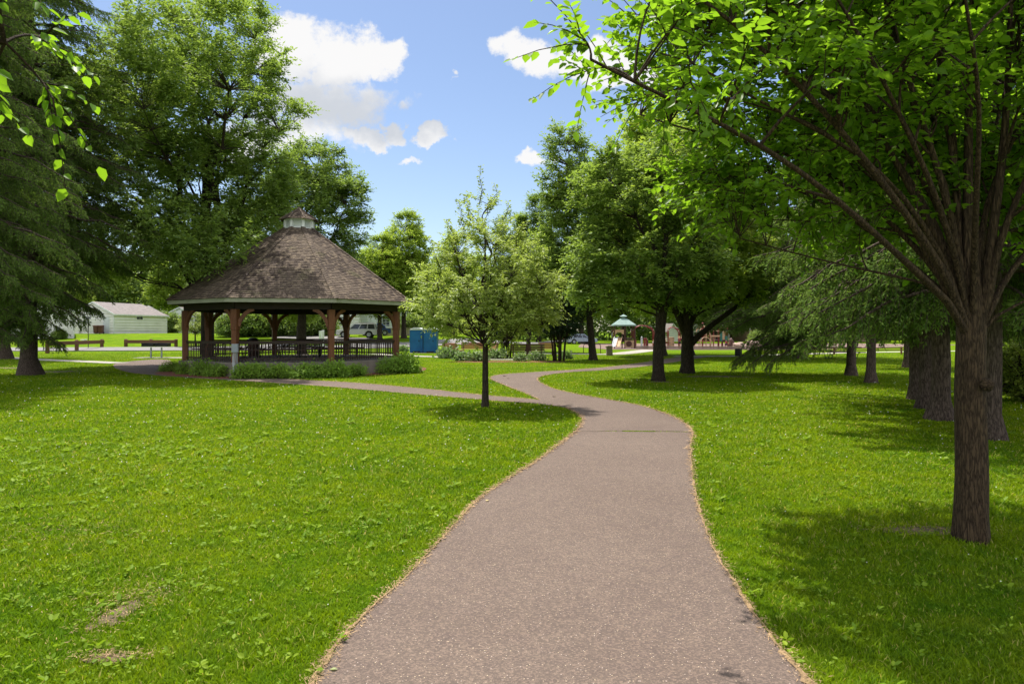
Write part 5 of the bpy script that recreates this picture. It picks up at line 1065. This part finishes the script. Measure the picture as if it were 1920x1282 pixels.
# cars
def car(p, rz, label, paint, L, H, W_, suv=True, cat='car'):
    t = thing('parked_car', p, rz, label, cat); h0 = .30 if suv else .22; belt = H * .58; r = .37 if suv else .32
    wx_ = [-L * .30, L * .31]
    def arch(cx): return [(cx + (r + .06) * math.cos(a), max(h0, r + (r + .06) * math.sin(a))) for a in [math.pi - math.pi * k / 8 for k in range(9)]]
    prof = [(-L / 2, h0 + .12)] + [(-L / 2 + .1, h0)] + arch(wx_[0]) + arch(wx_[1]) + [(L / 2 - .1, h0), (L / 2, h0 + .12), (L / 2 - .02, belt * .86), (L / 2 - .12, belt * .96), (L * .22, belt + .02), (-L / 2 + .12, belt + .02), (-L / 2 + .02, belt * .9)]
    m = MB(); m.prism(prof, -W_ / 2, W_ / 2, MXZ); m.build('body', paint, t, bevel=.03)
    a0, a1, b0, b1 = (-L / 2 + .08, L * .23, -L / 2 + .28, L * .08) if suv else (-L * .38, L * .24, -L * .22, L * .08)
    w0, w1 = W_ / 2 - .04, W_ / 2 - .2
    m = MB(); m.add([(a0, -w0, belt), (a1, -w0, belt), (a1, w0, belt), (a0, w0, belt), (b0, -w1, H), (b1, -w1, H), (b1, w1, H), (b0, w1, H)], [(3, 2, 1, 0), (4, 5, 6, 7), (0, 1, 5, 4), (1, 2, 6, 5), (2, 3, 7, 6), (3, 0, 4, 7)])
    m.build('cabin', paint, t, bevel=.04)
    P = lambda s, u, v, o: Vector((a0 + (a1 - a0) * u, s * w0, belt)).lerp(Vector((b0 + (b1 - b0) * u, s * w1, H)), v) + Vector((0, s * o, 0))
    for s in (-1, 1):
        for u0, u1 in ((.05, .30), (.34, .60), (.64, .93)):
            q = MB(); q.add([P(s, u0, .10, .012), P(s, u1, .10, .012), P(s, min(u1, .9), .84, .012), P(s, max(u0, .06), .84, .012), P(s, u0, .10, -.02), P(s, u1, .10, -.02), P(s, min(u1, .9), .84, -.02), P(s, max(u0, .06), .84, -.02)],
                      [(0, 1, 2, 3), (7, 6, 5, 4), (0, 4, 5, 1), (2, 6, 7, 3), (1, 5, 6, 2), (0, 3, 7, 4)]); q.build('side_window', M_GLASSD, t)
    for nm, ua, ub, o in (('windscreen', a1, b1, .015), ('rear_window', a0, b0, -.015)):
        q = MB(); A = Vector((ua + o, 0, belt)).lerp(Vector((ub + o, 0, H)), .1); B_ = Vector((ua + o, 0, belt)).lerp(Vector((ub + o, 0, H)), .86)
        q.add([(A.x, -w0 + .1, A.z), (A.x, w0 - .1, A.z), (B_.x, w1 - .06, B_.z), (B_.x, -w1 + .06, B_.z), (A.x - o * 2, -w0 + .1, A.z), (A.x - o * 2, w0 - .1, A.z), (B_.x - o * 2, w1 - .06, B_.z), (B_.x - o * 2, -w1 + .06, B_.z)], [(0, 1, 2, 3), (7, 6, 5, 4), (0, 4, 5, 1), (2, 6, 7, 3)]); q.build(nm, M_GLASSD, t)
    for cx in wx_:
        for s in (-1, 1):
            q = MB(); q.tube([(cx, s * (W_ / 2 - .22), r), (cx, s * (W_ / 2 + .0), r)], r, 20); wh = q.build('wheel', M_TYRE, t, bevel=.02)
            q = MB(); q.tube([(cx, s * (W_ / 2 - .02), r), (cx, s * (W_ / 2 + .012), r)], r * .62, 12)
            for k in range(6): a = k * math.pi / 3; q.box((cx + r * .35 * math.cos(a), s * (W_ / 2 + .015), r + r * .35 * math.sin(a)), (r * .5, .02, .05), ry=-a)
            q.build('rim', M_GALV, wh)
    for s in (-1, 1):
        q = MB(); q.box((L / 2 - .03, s * W_ * .36, belt * .76), (.08, .32, .16)); q.build('headlight', M_ROOFW, t, bevel=.02)
        q = MB(); q.box((-L / 2 + .02, s * W_ * .42, belt * .82), (.07, .16, .3)); q.build('taillight', M_REDP, t, bevel=.01)
        q = MB(); q.box((L * .17, s * (W_ / 2 + .06), belt + .10), (.12, .16, .13)); q.build('mirror', paint, t, bevel=.02)
    q = MB(); q.box((L / 2 + .0, 0, h0 + .16), (.14, W_ * .96, .18)); q.build('bumper', M_BLACK if suv else paint, t, bevel=.03); q = MB(); q.box((-L / 2, 0, h0 + .16), (.14, W_ * .96, .18)); q.build('bumper', M_BLACK if suv else paint, t, bevel=.03)
    if suv:
        q = MB()
        for s in (-1, 1): q.tube([(b0 + .2, s * (w1 - .08), H + .05), (b1 - .2, s * (w1 - .08), H + .05)], .02, 6)
        q.build('roof_rack', M_BLACK, t)
    return t
x, y, z = at(671, 76.5); car((x, y, z), R(180 + 3), 'silver sport utility car parked in the driveway seen through the gazebo', M_SILVER, 4.5, 1.62, 1.8)
x, y, z = at(703, 80.5); car((x, y, z), R(190), 'blue car half hidden behind the silver car', M_CARBLUE, 3.8, 1.4, 1.7, False)
x, y, z = at(1088, 96); car((x, y, z), R(20), 'distant blue grey car left of the leaning tree trunk', M_CARGREY, 4.5, 1.4, 1.75, False)
# low pale fence in front of the house
a, b = at(719, 80), at(772, 80)
t = thing('board_fence', a, math.atan2(b[1] - a[1], b[0] - a[0]), 'low pale board fence in front of the green sided house', 'fence'); Lf = math.hypot(b[0] - a[0], b[1] - a[1]); m = MB()
for i in range(int(Lf / .17)): m.box((i * .17, 0, .42), (.155, .03, .84))
m.build('boards', mat('fence_tan', (.42, .36, .26), .8), t); m = MB(); m.box((Lf / 2, -.03, .88), (Lf, .1, .06)); m.build('rail', mat('fence_tan', (.42, .36, .26)), t)
# portable toilets
def toilet(px, d, rz, label):
    x, y, z = at(px, d); t = thing('portable_toilet', (x, y, 0), rz, label, 'portable toilet', 'portable toilets beside the garden walk')
    m = MB(); m.box((0, 0, .98), (1.06, 1.1, 1.86)); bo = m.build('cabin', M_BLUE, t, bevel=.03)
    m = MB(); m.box((0, -.56, .98), (.66, .035, 1.66)); do = m.build('door', M_BLUE, t, bevel=.01); m = MB(); m.box((.24, -.585, 1.0), (.07, .03, .12)); m.build('handle', M_BLACK, do)
    m = MB(); m.box((0, -.56, .09), (.6, .02, .12)); m.build('door_sill', M_BLACK, t)
    for s in (-1, 1): m = MB(); m.box((s * .535, -.55, .98), (.04, .04, 1.84)); m.box((s * .545, 0, 1.3), (.03, .9, .03)); m.box((s * .545, 0, .6), (.03, .9, .03)); m.build('trim', M_BLUE, t)
    m = MB(); m.prism([(-.58, 1.90), (.58, 1.90), (.50, 2.0), (.2, 2.10), (-.2, 2.10), (-.50, 2.0)], -.6, .6, MXZ); m.build('roof', M_ROOFW, t, bevel=.02)
    m = MB(); m.box((0, 0, .03), (1.1, 1.14, .06)); m.build('base', M_BLACK, t)
toilet(783.5, 57.6, R(-6), 'blue portable toilet on the left of the pair'); toilet(808.5, 57.2, R(-2), 'blue portable toilet on the right of the pair, partly behind the young tree')
flat_poly('toilet_pad', [(wx(768, 57) , 56.3), (wx(826, 57), 56.0), (wx(834, 57), 58.4), (wx(768, 57), 58.6)], .015, M_CONC)
# garden benches
def bench(p, rz, label, m_, L=1.7, grp='benches around the garden bed'):
    t = thing('garden_bench', (*p, .02), rz, label, 'bench', grp)
    m = MB()
    for i in range(4): m.box((0, -.20 + i * .13, .43), (L, .115, .035))
    m.build('seat', m_, t, bevel=.006); m = MB()
    for i in range(4): m.box((0, .27 + i * .03, .54 + i * .115), (L, .03, .10), rx=R(-14))
    m.build('backrest', m_, t, bevel=.005)
    for s in (-1, 1):
        m = MB(); x = s * (L / 2 - .18); m.beam((x, -.2, 0), (x, -.2, .41), .07); m.beam((x, .24, 0), (x, .24, .43), .07); m.beam((x, .25, .43), (x, .38, .92), .06); m.beam((x, -.22, .395), (x, .26, .395), .06); m.build('leg', M_BENCHD, t)
    return t
bench(gp(846, 667), R(160), 'reddish wooden bench farthest left in the garden, its back to the toilets', M_BENCHW, 1.1)
bench(gp(858, 668.5), R(120), 'reddish wooden bench turned sideways behind the pale hosta', M_BENCHW, 1.3)
bench(gp(888, 666), R(2), 'long reddish wooden bench seen left of the young tree trunk', M_BENCHW, 1.9)
bench(gp(921, 667), R(-60), 'short reddish bench just right of the young tree trunk', M_BENCHW, 1.1)
bench(gp(975, 671), R(182), 'dark wooden bench seen from behind, left one of the dark pair', M_BENCHD, 1.3)
bench(gp(1003, 671), R(178), 'dark wooden bench seen from behind, right one of the dark pair', M_BENCHD, 1.3)
bench(gp(1025, 666.5), R(0), 'reddish bench at the right end of the garden beside the evergreen', M_BENCHW, 1.2)
# bike rack, stone bin
for a_, b_, lb in ((1094, 1104, 'dark hoop bike rack left of the leaning tree trunk'), (1115, 1126, 'dark hoop bike rack right of the leaning tree trunk')):
    p, q = gp(a_, 662.5), gp(b_, 662.5); t = thing('bike_rack', (*p, 0), 0, lb, 'bike rack', 'hoop bike racks'); w = q[0] - p[0]
    m = MB(); m.tube([(0, 0, 0), (0, 0, .62), (.04, 0, .72), (.12, 0, .76), (w - .12, 0, .76), (w - .04, 0, .72), (w, 0, .62), (w, 0, 0)], .03, 8); m.build('hoop', M_BRNP, t, True)
    for x_ in (0, w): m = MB(); m.lathe([(.08, 0), (.08, .015), (.03, .02)], 10, (x_, 0, 0)); m.build('foot_plate', M_BRNP, t)
t = thing('stone_bin', (*gp(1142.5, 666.5), 0), 0, 'square pebbled concrete bin with a sloping top beside the playground walk', 'bin')
m = MB(); m.box((0, 0, .30), (.46, .46, .60), taper=.86); m.build('body', M_STONE, t, bevel=.02)
m = MB(); m.prism([(-.24, .60), (.20, .60), (.20, .66), (.08, .74), (-.10, .74), (-.30, .68)], -.2, .2, MXZ); m.build('hood', M_STONE, t, bevel=.015)

# ================================================================== PLAYGROUND
PD = 72.0; PS = PD / F
def X(px): return (px - 960) * PS
def Zp(py): return CAM_H + (HOR - py) * PS
def tower():
    cx = X(1169); t = thing('play_tower', (cx, PD, 0), 0, 'play tower with a green pyramid roof, tan twin slide and bubble panel', 'play structure'); q = lambda px: X(px) - cx
    r = MB(); h = 1.14; z0 = Zp(609)
    for s_, z in ((1, z0), ): r.add([(-h, -h, z), (h, -h, z), (h, h, z), (-h, h, z), (-.30, -.30, z + .66), (.30, -.30, z + .66), (.30, .30, z + .66), (-.30, .30, z + .66), (-h, -h, z - .12), (h, -h, z - .12), (h, h, z - .12), (-h, h, z - .12)],
        [(0, 1, 5, 4), (1, 2, 6, 5), (2, 3, 7, 6), (3, 0, 4, 7), (4, 5, 6, 7), (8, 9, 1, 0), (9, 10, 2, 1), (10, 11, 3, 2), (11, 8, 0, 3), (11, 10, 9, 8)])
    ro = r.build('roof', M_TEAL, t); m = MB(); m.box((0, 0, z0 + .78), (.34, .34, .2)); m.add([(-.36, -.36, z0 + .88), (.36, -.36, z0 + .88), (.36, .36, z0 + .88), (-.36, .36, z0 + .88), (0, 0, z0 + 1.12)], [(0, 1, 4), (1, 2, 4), (2, 3, 4), (3, 0, 4), (3, 2, 1, 0)]); m.build('roof_cap', M_TEAL, ro)
    for px, dy in ((1150, -.9), (1169, -.9), (1187.5, -.9), (1150, .9), (1169, .9), (1187.5, .9)): m = MB(); m.tube([(q(px), dy, 0), (q(px), dy, z0)], .065, 8); m.build('post', M_BRNP, t)
    m = MB(); m.box((0, 0, 1.05), (2.1, 1.7, .08)); m.build('deck', M_BRNP, t)
    m = MB(); m.prism([(q(1150), Zp(627)), (q(1150), Zp(618)), (q(1167), Zp(618)), (q(1167), Zp(627)), (q(1164.5), Zp(626)), (q(1162), Zp(623)), (q(1155), Zp(623)), (q(1152), Zp(626))], .88, .94, MXZ); m.build('arch_panel', M_TAN, t, bevel=.01)
    for a_, b_, mm in ((1149.5, 1156.5, M_ROOFW), (1157, 1164.5, M_TAN)):
        m = MB(); u0, u1 = q(a_), q(b_); n = 10; vs = []
        for i in range(n + 1):
            s = i / n; y = -.95 - 1.9 * s; z = 1.10 - (1.10 - .22) * (s ** 1.15); dx = -.55 * s
            vs += [(u0 + dx, y, z + .16), (u0 + dx + .03, y, z), (u1 + dx - .03, y, z), (u1 + dx, y, z + .16)]
        fs = [(i * 4 + j, i * 4 + j + 1, i * 4 + j + 5, i * 4 + j + 4) for i in range(n) for j in range(3)]; m.add(vs, fs); o = m.build('slide', mm, t); md = o.modifiers.new('thick', 'SOLIDIFY'); md.thickness = .04
    m = MB(); m.tube([(q(1147), -1.1, 1.75), (q(1145), -1.1, 1.6), (q(1144), -1.1, 1.2), (q(1146.5), -1.1, .95), (q(1149), -1.0, 1.1)], .03, 6); m.build('handrail', M_GALV, t)
    m = MB(); m.box((q(1177), -.93, (.12 + .80) / 2 + .02), (q(1186) - q(1168.5), .06, .74)); pn = m.build('panel', M_TAN, t, bevel=.01)
    m = MB(); m.tube([(q(1176.5), -.99, .50), (q(1176.5), -.955, .50)], .30, 20); m.build('bubble', M_BRNP, pn); m = MB(); m.tube([(q(1189), -.7, 0), (q(1189), -.7, .9)], .12, 8); m.build('drum', M_REDP, t)
    for px, zt in ((1151, 1.9), (1185, 1.9)): m = MB(); [m.tube([(q(px), -.8 + k * .4, 1.1), (q(px), -.8 + k * .4, zt)], .015, 5) for k in range(5)]; m.tube([(q(px), -.8, zt), (q(px), .8, zt)], .02, 5); m.build('guard_bars', M_REDP, t)
tower()
def arch(px0, px1, ztop, dy, mm, label, extra=None, name='climbing_arch'):
    x0, x1 = X(px0), X(px1); t = thing(name, (x0, PD + dy, 0), 0, label, 'play structure'); w = x1 - x0
    m = MB(); m.tube([(0, 0, 0), (0, 0, ztop * .82), (w * .08, 0, ztop * .92), (w * .28, 0, ztop), (w * .6, 0, ztop * .98), (w * .9, 0, ztop * .86), (w, 0, ztop * .74), (w, 0, 0)], .05, 8); m.build('arch', mm, t, True)
    m = MB(); m.tube([(0, .6, 0), (0, .6, ztop * .82), (w * .08, .6, ztop * .92), (w * .28, .6, ztop), (w * .6, .6, ztop * .98), (w * .9, .6, ztop * .86), (w, .6, ztop * .74), (w, .6, 0)], .05, 8); m.build('arch', mm, t, True)
    m = MB()
    for k in range(7): f_ = .1 + k * .13; m.tube([(w * f_, 0, ztop * .955), (w * f_, .6, ztop * .955)], .02, 5)
    m.build('rungs', M_GALV, t); return t
arch(1191, 1227, Zp(610), .2, M_REDP, 'maroon overhead ladder arch between the play tower and the dark tree trunk')
arch(1257.5, 1279, Zp(613), 1.0, M_REDP, 'maroon climbing arch between the two dark tree trunks')
for i, (px, h, mm, lb) in enumerate([(1201, 1.1, M_ROOFW, 'white upright play panel right of the play tower'), (1206, .95, M_REDP, 'short maroon play post, left one of three right of the play tower'), (1209.5, .95, M_REDP, 'short maroon play post, middle one of three right of the play tower'), (1212, .8, M_BRNP, 'short brown play post, right one of three right of the play tower')]):
    t = thing('play_post', (X(px), PD - .6, 0), 0, lb, 'play post'); m = MB(); m.box((0, 0, h / 2), (.16 if i else .2, .10, h)); m.build('post', mm, t, bevel=.02); m = MB(); m.lathe([(.09, 0), (.1, .04), (.06, .12), (.01, .15)], 10, (0, 0, h)); m.build('cap', mm, t, True)
t = thing('climbing_wall', (X(1267), PD + 2, 0), 0, 'tan climbing panel under the maroon climbing arch', 'play panel'); m = MB(); m.box((0, 0, .62), (.62, .1, 1.1)); m.build('panel', M_TAN, t, bevel=.04); m = MB()
for k in range(6): m.box((-.18 + (k % 2) * .36, -.07, .25 + k * .16), (.1, .06, .06))
m.build('grips', M_PGREEN, t)
def dome():
    cx = X(1319); t = thing('climbing_dome', (cx, PD + .3, 0), 0, 'tan tube climbing dome with a maroon centre mast and rope net', 'play structure'); H_ = Zp(609); r = X(1335) - X(1319)
    m = MB(); m.tube([(0, 0, 0), (0, 0, H_ + .12)], .07, 10); m.lathe([(.05, 0), (.1, .06), (.05, .14), (.01, .16)], 10, (0, 0, H_ + .1)); m.build('mast', M_REDP, t)
    for k in range(8):
        a = k * math.pi / 4 + .2; m = MB(); m.tube([(r * f_ * math.cos(a), r * f_ * math.sin(a), z) for f_, z in ((0, H_), (.35, H_ * .96), (.7, H_ * .82), (.95, H_ * .55), (1.0, H_ * .3), (.96, 0))], .03, 6); m.build('arc', M_TAN, t, True)
    m = MB()
    for f_, z in ((.7, H_ * .82), (.95, H_ * .55), (1.0, H_ * .3)): m.tube([(r * f_ * math.cos(a), r * f_ * math.sin(a), z) for a in [i * math.pi / 12 for i in range(24)]], .018, 5, True)
    for k in range(16):
        a = k * math.pi / 8; m.tube([(0, 0, H_ * .9), (r * .95 * math.cos(a), r * .95 * math.sin(a), H_ * .45)], .012, 4)
    m.build('net', M_REDP, t)
    m = MB(); m.tube([(.02 + .52 * math.cos(a), -r - .1, .62 + .56 * math.sin(a)) for a in [i * math.pi / 12 for i in range(24)]], .035, 6, True); m.build('ring', M_TAN, t, True)
dome()
def frame():
    x0 = X(1340); t = thing('jungle_gym', (x0, PD + .4, 0), 0, 'maroon and green climbing frame with tan beams right of the dome', 'play structure'); q = lambda px: X(px) - x0
    for px, py in ((1340, 618), (1350, 615), (1355.5, 615), (1362, 614), (1366, 614)): m = MB(); m.tube([(q(px), 0, 0), (q(px), 0, Zp(py))], .06, 8); m.lathe([(.07, 0), (.09, .05), (.02, .12)], 8, (q(px), 0, Zp(py))); m.build('post', M_REDP, t)
    for px in (1342, 1357, 1366): m = MB(); m.tube([(q(px), 1.6, 0), (q(px), 1.6, 1.9)], .06, 8); m.build('post', M_BRNP, t)
    m = MB(); m.box((q(1345), -.05, Zp(630)), (q(1352) - q(1333), .08, .16)); m.box((q(1347), -.05, Zp(620.5)), (q(1356) - q(1340), .08, .07)); m.build('beam', M_TAN, t, bevel=.01)
    m = MB(); m.box((q(1354), -.08, Zp(631)), (.26, .06, 1.0)); m.build('panel', M_PGREEN, t, bevel=.02); m = MB(); m.box((q(1359), -.02, Zp(629)), (.28, .06, .9)); m.build('panel', M_TAN, t, bevel=.02); m = MB(); m.box((q(1363.5), -.08, Zp(635)), (.3, .06, .55)); m.build('panel', M_PGREEN, t, bevel=.02)
    m = MB(); m.box((q(1357), .8, .85), (1.3, 1.6, .08)); m.build('deck', M_BRNP, t)
    m = MB(); m.tube([(q(1367), -.1, Zp(620)), (q(1368), -.15, Zp(624)), (q(1368), -.2, Zp(640)), (q(1368), -.2, 0)], .03, 6); m.build('handrail', M_GALV, t)
    m = MB()
    for k in range(5): m.tube([(q(1328) + k * .12, -.3 - k * .02, 0), (q(1336) + k * .1, -.1, 1.15)], .012, 4)
    m.build('ropes', M_TAN, t)
frame()
def rock(px, d, rx, ry, rz_, m_, label, seed, name='play_rock'):
    x, y = wx(px, d), d; g = np.random.default_rng(seed); bm = bmesh.new(); bmesh.ops.create_icosphere(bm, subdivisions=4, radius=1); ph = g.uniform(0, 6, 9)
    for v in bm.verts:
        c = v.co; k = 1 + .13 * math.sin(c.x * 4 + ph[0]) * math.sin(c.y * 3 + ph[1]) + .10 * math.sin(c.z * 5 + ph[2] + c.x * 3) + .04 * math.sin(c.x * 11 + c.z * 9 + ph[3]); v.co = Vector((c.x * k * rx, c.y * k * ry, max(c.z * k * rz_ + rz_ * .7, -.02)))
    me = bpy.data.meshes.new(name); bm.to_mesh(me); bm.free(); o = link(name, me, m_); me.polygons.foreach_set('use_smooth', [True] * len(me.polygons)); o.location = (x, y, 0); tag(o, label, 'rock')
rock(1385, 68.8, .62, .5, .42, M_ROCK, 'pinkish play boulder behind the black litter bin', 1); rock(1371.5, 70, .34, .34, .62, M_BRNP, 'tall dark brown play stump left of the pinkish boulder', 2, 'play_stump')
rock(1412, 71, .8, .6, .5, M_ROCK, 'rough pinkish boulder behind the timber border right of the litter bin', 4)
t = thing('timber_border', (X(1140), 66.6, 0), 0, 'low stacked timber border along the front of the playground', 'border'); x0 = X(1140); pts = [gp(1192, 654.6), gp(1292, 655.2), gp(1395, 655.5), gp(1500, 655)]
for i in range(3):
    a, b = Vector((*pts[i], 0)) - Vector((x0, 66.6, 0)), Vector((*pts[i + 1], 0)) - Vector((x0, 66.6, 0)); m = MB(); m.beam(a + Vector((0, 0, .10)), b + Vector((0, 0, .10)), .14, .13); m.beam(a + Vector((0, .05, .26)), b + Vector((0, .05, .26)), .14, .13); m.build('timber', M_STONE, t, bevel=.01)
def fence_low():
    a, b = Vector((*gp(1500, 665), 0)), Vector((*gp(1752, 664), 0)); t = thing('post_and_rail_fence', a, 0, 'low brown post and rail fence beyond the spruces on the right', 'fence'); d = b - a; n = 5
    for i in range(n): p = d * (i / (n - 1)); m = MB(); m.box((p.x, p.y, .29), (.11, .11, .58)); m.build('post', M_TIMBER, t, bevel=.01)
    for z in (.34, .50): m = MB(); m.beam(Vector((0, 0, z)), d + Vector((0, 0, z)), .05, .07); m.build('rail', M_TIMBER, t)
fence_low()
# pale pole with a grey box, right
x, y = gp(1862, 668)
t = thing('utility_pole', (x, y, 0), 0, 'slim pale metal pole with a grey box behind the foreground trunk', 'pole'); m = MB(); m.tube([(0, 0, 0), (0, 0, 3.4)], .05, 10); m.build('pole', M_GALV, t); m = MB(); m.box((.14, -.02, 2.35), (.3, .16, .6)); m.build('box', M_GREYBOX, t, bevel=.02)
# people
def person(px, d, rz, H_, label, shirt, pants, hair, arms='down'):
    x, y = wx(px, d), d; t = thing('person', (x, y, .02), rz, label, 'person'); s = H_ / 1.7
    J = dict(pelvis=(0, 0, .92), belly=(0, 0, 1.06), chest=(0, .0, 1.28), neck=(0, 0, 1.44), head0=(0, -.01, 1.52), head1=(0, -.015, 1.62), head2=(0, 0, 1.68))
    e = [('pelvis', 'belly', .13), ('belly', 'chest', .15), ('chest', 'neck', .055), ('neck', 'head0', .075), ('head0', 'head1', .095), ('head1', 'head2', .06)]; rad = {'pelvis': .14, 'belly': .12, 'chest': .145, 'neck': .052, 'head0': .07, 'head1': .092, 'head2': .06}
    for sd, n_ in ((-1, 'l'), (1, 'r')):
        st = .10 * sd; J[n_ + 'hip'] = (.09 * sd, 0, .88); J[n_ + 'knee'] = (.10 * sd, -.05 - st, .48); J[n_ + 'ank'] = (.11 * sd, .02 - st, .08); J[n_ + 'toe'] = (.12 * sd, -.14 - st, .03)
        J[n_ + 'sh'] = (.17 * sd, 0, 1.38)
        if arms == 'up': J[n_ + 'el'] = (.24 * sd, -.16, 1.56); J[n_ + 'wr'] = (.20 * sd, -.24, 1.80); J[n_ + 'ha'] = (.19 * sd, -.25, 1.90)
        else: J[n_ + 'el'] = (.25 * sd, .02, 1.12); J[n_ + 'wr'] = (.26 * sd, -.08, .90); J[n_ + 'ha'] = (.25 * sd, -.12, .80)
        e += [('pelvis', n_ + 'hip', 0), (n_ + 'hip', n_ + 'knee', 0), (n_ + 'knee', n_ + 'ank', 0), (n_ + 'ank', n_ + 'toe', 0), ('chest', n_ + 'sh', 0), (n_ + 'sh', n_ + 'el', 0), (n_ + 'el', n_ + 'wr', 0), (n_ + 'wr', n_ + 'ha', 0)]
        rad.update({n_ + 'hip': .095, n_ + 'knee': .062, n_ + 'ank': .04, n_ + 'toe': .032, n_ + 'sh': .062, n_ + 'el': .042, n_ + 'wr': .028, n_ + 'ha': .035})
    def skin(name, keys, grow, m_, over=None):
        bm = {}; me = bpy.data.meshes.new(name); ks = [k for k in J if k in keys]; me.from_pydata([tuple(q * s for q in (over or {}).get(k, J[k])) for k in ks], [(ks.index(a), ks.index(b)) for a, b, _ in e if a in keys and b in keys], [])
        o = link(name, me, m_, t); o.modifiers.new('skin', 'SKIN'); o.modifiers.new('sub', 'SUBSURF').levels = 1; o.modifiers[-1].render_levels = 1
        for i, k in enumerate(ks): q = me.skin_vertices[0].data[i]; q.radius = ((rad[k] + grow) * s,) * 2; q.use_root = (i == 0)
        return o
    skin('body', set(J), 0, M_SKIN)
    skin('shirt', {'pelvis', 'belly', 'chest', 'lsh', 'rsh', 'lel', 'rel'}, .018, shirt, {k: tuple(J[k[0] + 'sh'][i] * .45 + J[k][i] * .55 for i in range(3)) for k in ('lel', 'rel')})
    skin('shorts', {'pelvis', 'lhip', 'rhip', 'lknee', 'rknee'}, .026, pants, {'lknee': (J['lknee'][0], J['lknee'][1] * .6, .60), 'rknee': (J['rknee'][0], J['rknee'][1] * .6, .60)})
    m = MB(); m.lathe([(.02, .125), (.075, .10), (.108, .04), (.112, -.02), (.10, -.09), (.06, -.12)][::-1], 12, (0, .02 , 1.615)); hr = m.build('hair', hair, t, True); hr.scale = (s,) * 3
    f = MB(); f.box((0, -.108, 1.60), (.022, .03, .045)); f.box((-.034, -.100, 1.625), (.02, .012, .010)); f.box((.034, -.100, 1.625), (.02, .012, .010)); f.box((0, -.100, 1.555), (.045, .012, .010)); fc = f.build('face', M_SKIN, t); fc.scale = (s,) * 3
MK = lambda n, c: mat(n, c, .8)
person(1274.3, 71.5, R(160), 1.22, 'blonde child in dark red top and black shorts reaching up beside the thick trunk', MK('cloth_maroon', (.22, .03, .04)), MK('cloth_black', (.02, .02, .03)), MK('hair_blonde', (.62, .42, .18)), 'up')
person(1225.3, 70.2, R(20), .85, 'small child in a red and white outfit left of the dark tree trunk', MK('cloth_white', (.7, .62, .58)), MK('cloth_red', (.35, .04, .04)), MK('hair_blonde', (.62, .42, .18)))
person(1246.8, 70.8, R(-70), 1.2, 'child in a salmon top just right of the dark tree trunk', MK('cloth_salmon', (.6, .3, .24)), MK('cloth_maroon', (.22, .03, .04)), MK('hair_brown', (.12, .06, .03)))
person(1361.5, 70.0, R(40), .9, 'child in a red shirt at the foot of the climbing frame', MK('cloth_red', (.35, .04, .04)), MK('cloth_navy', (.03, .04, .10)), MK('hair_brown', (.12, .06, .03)))
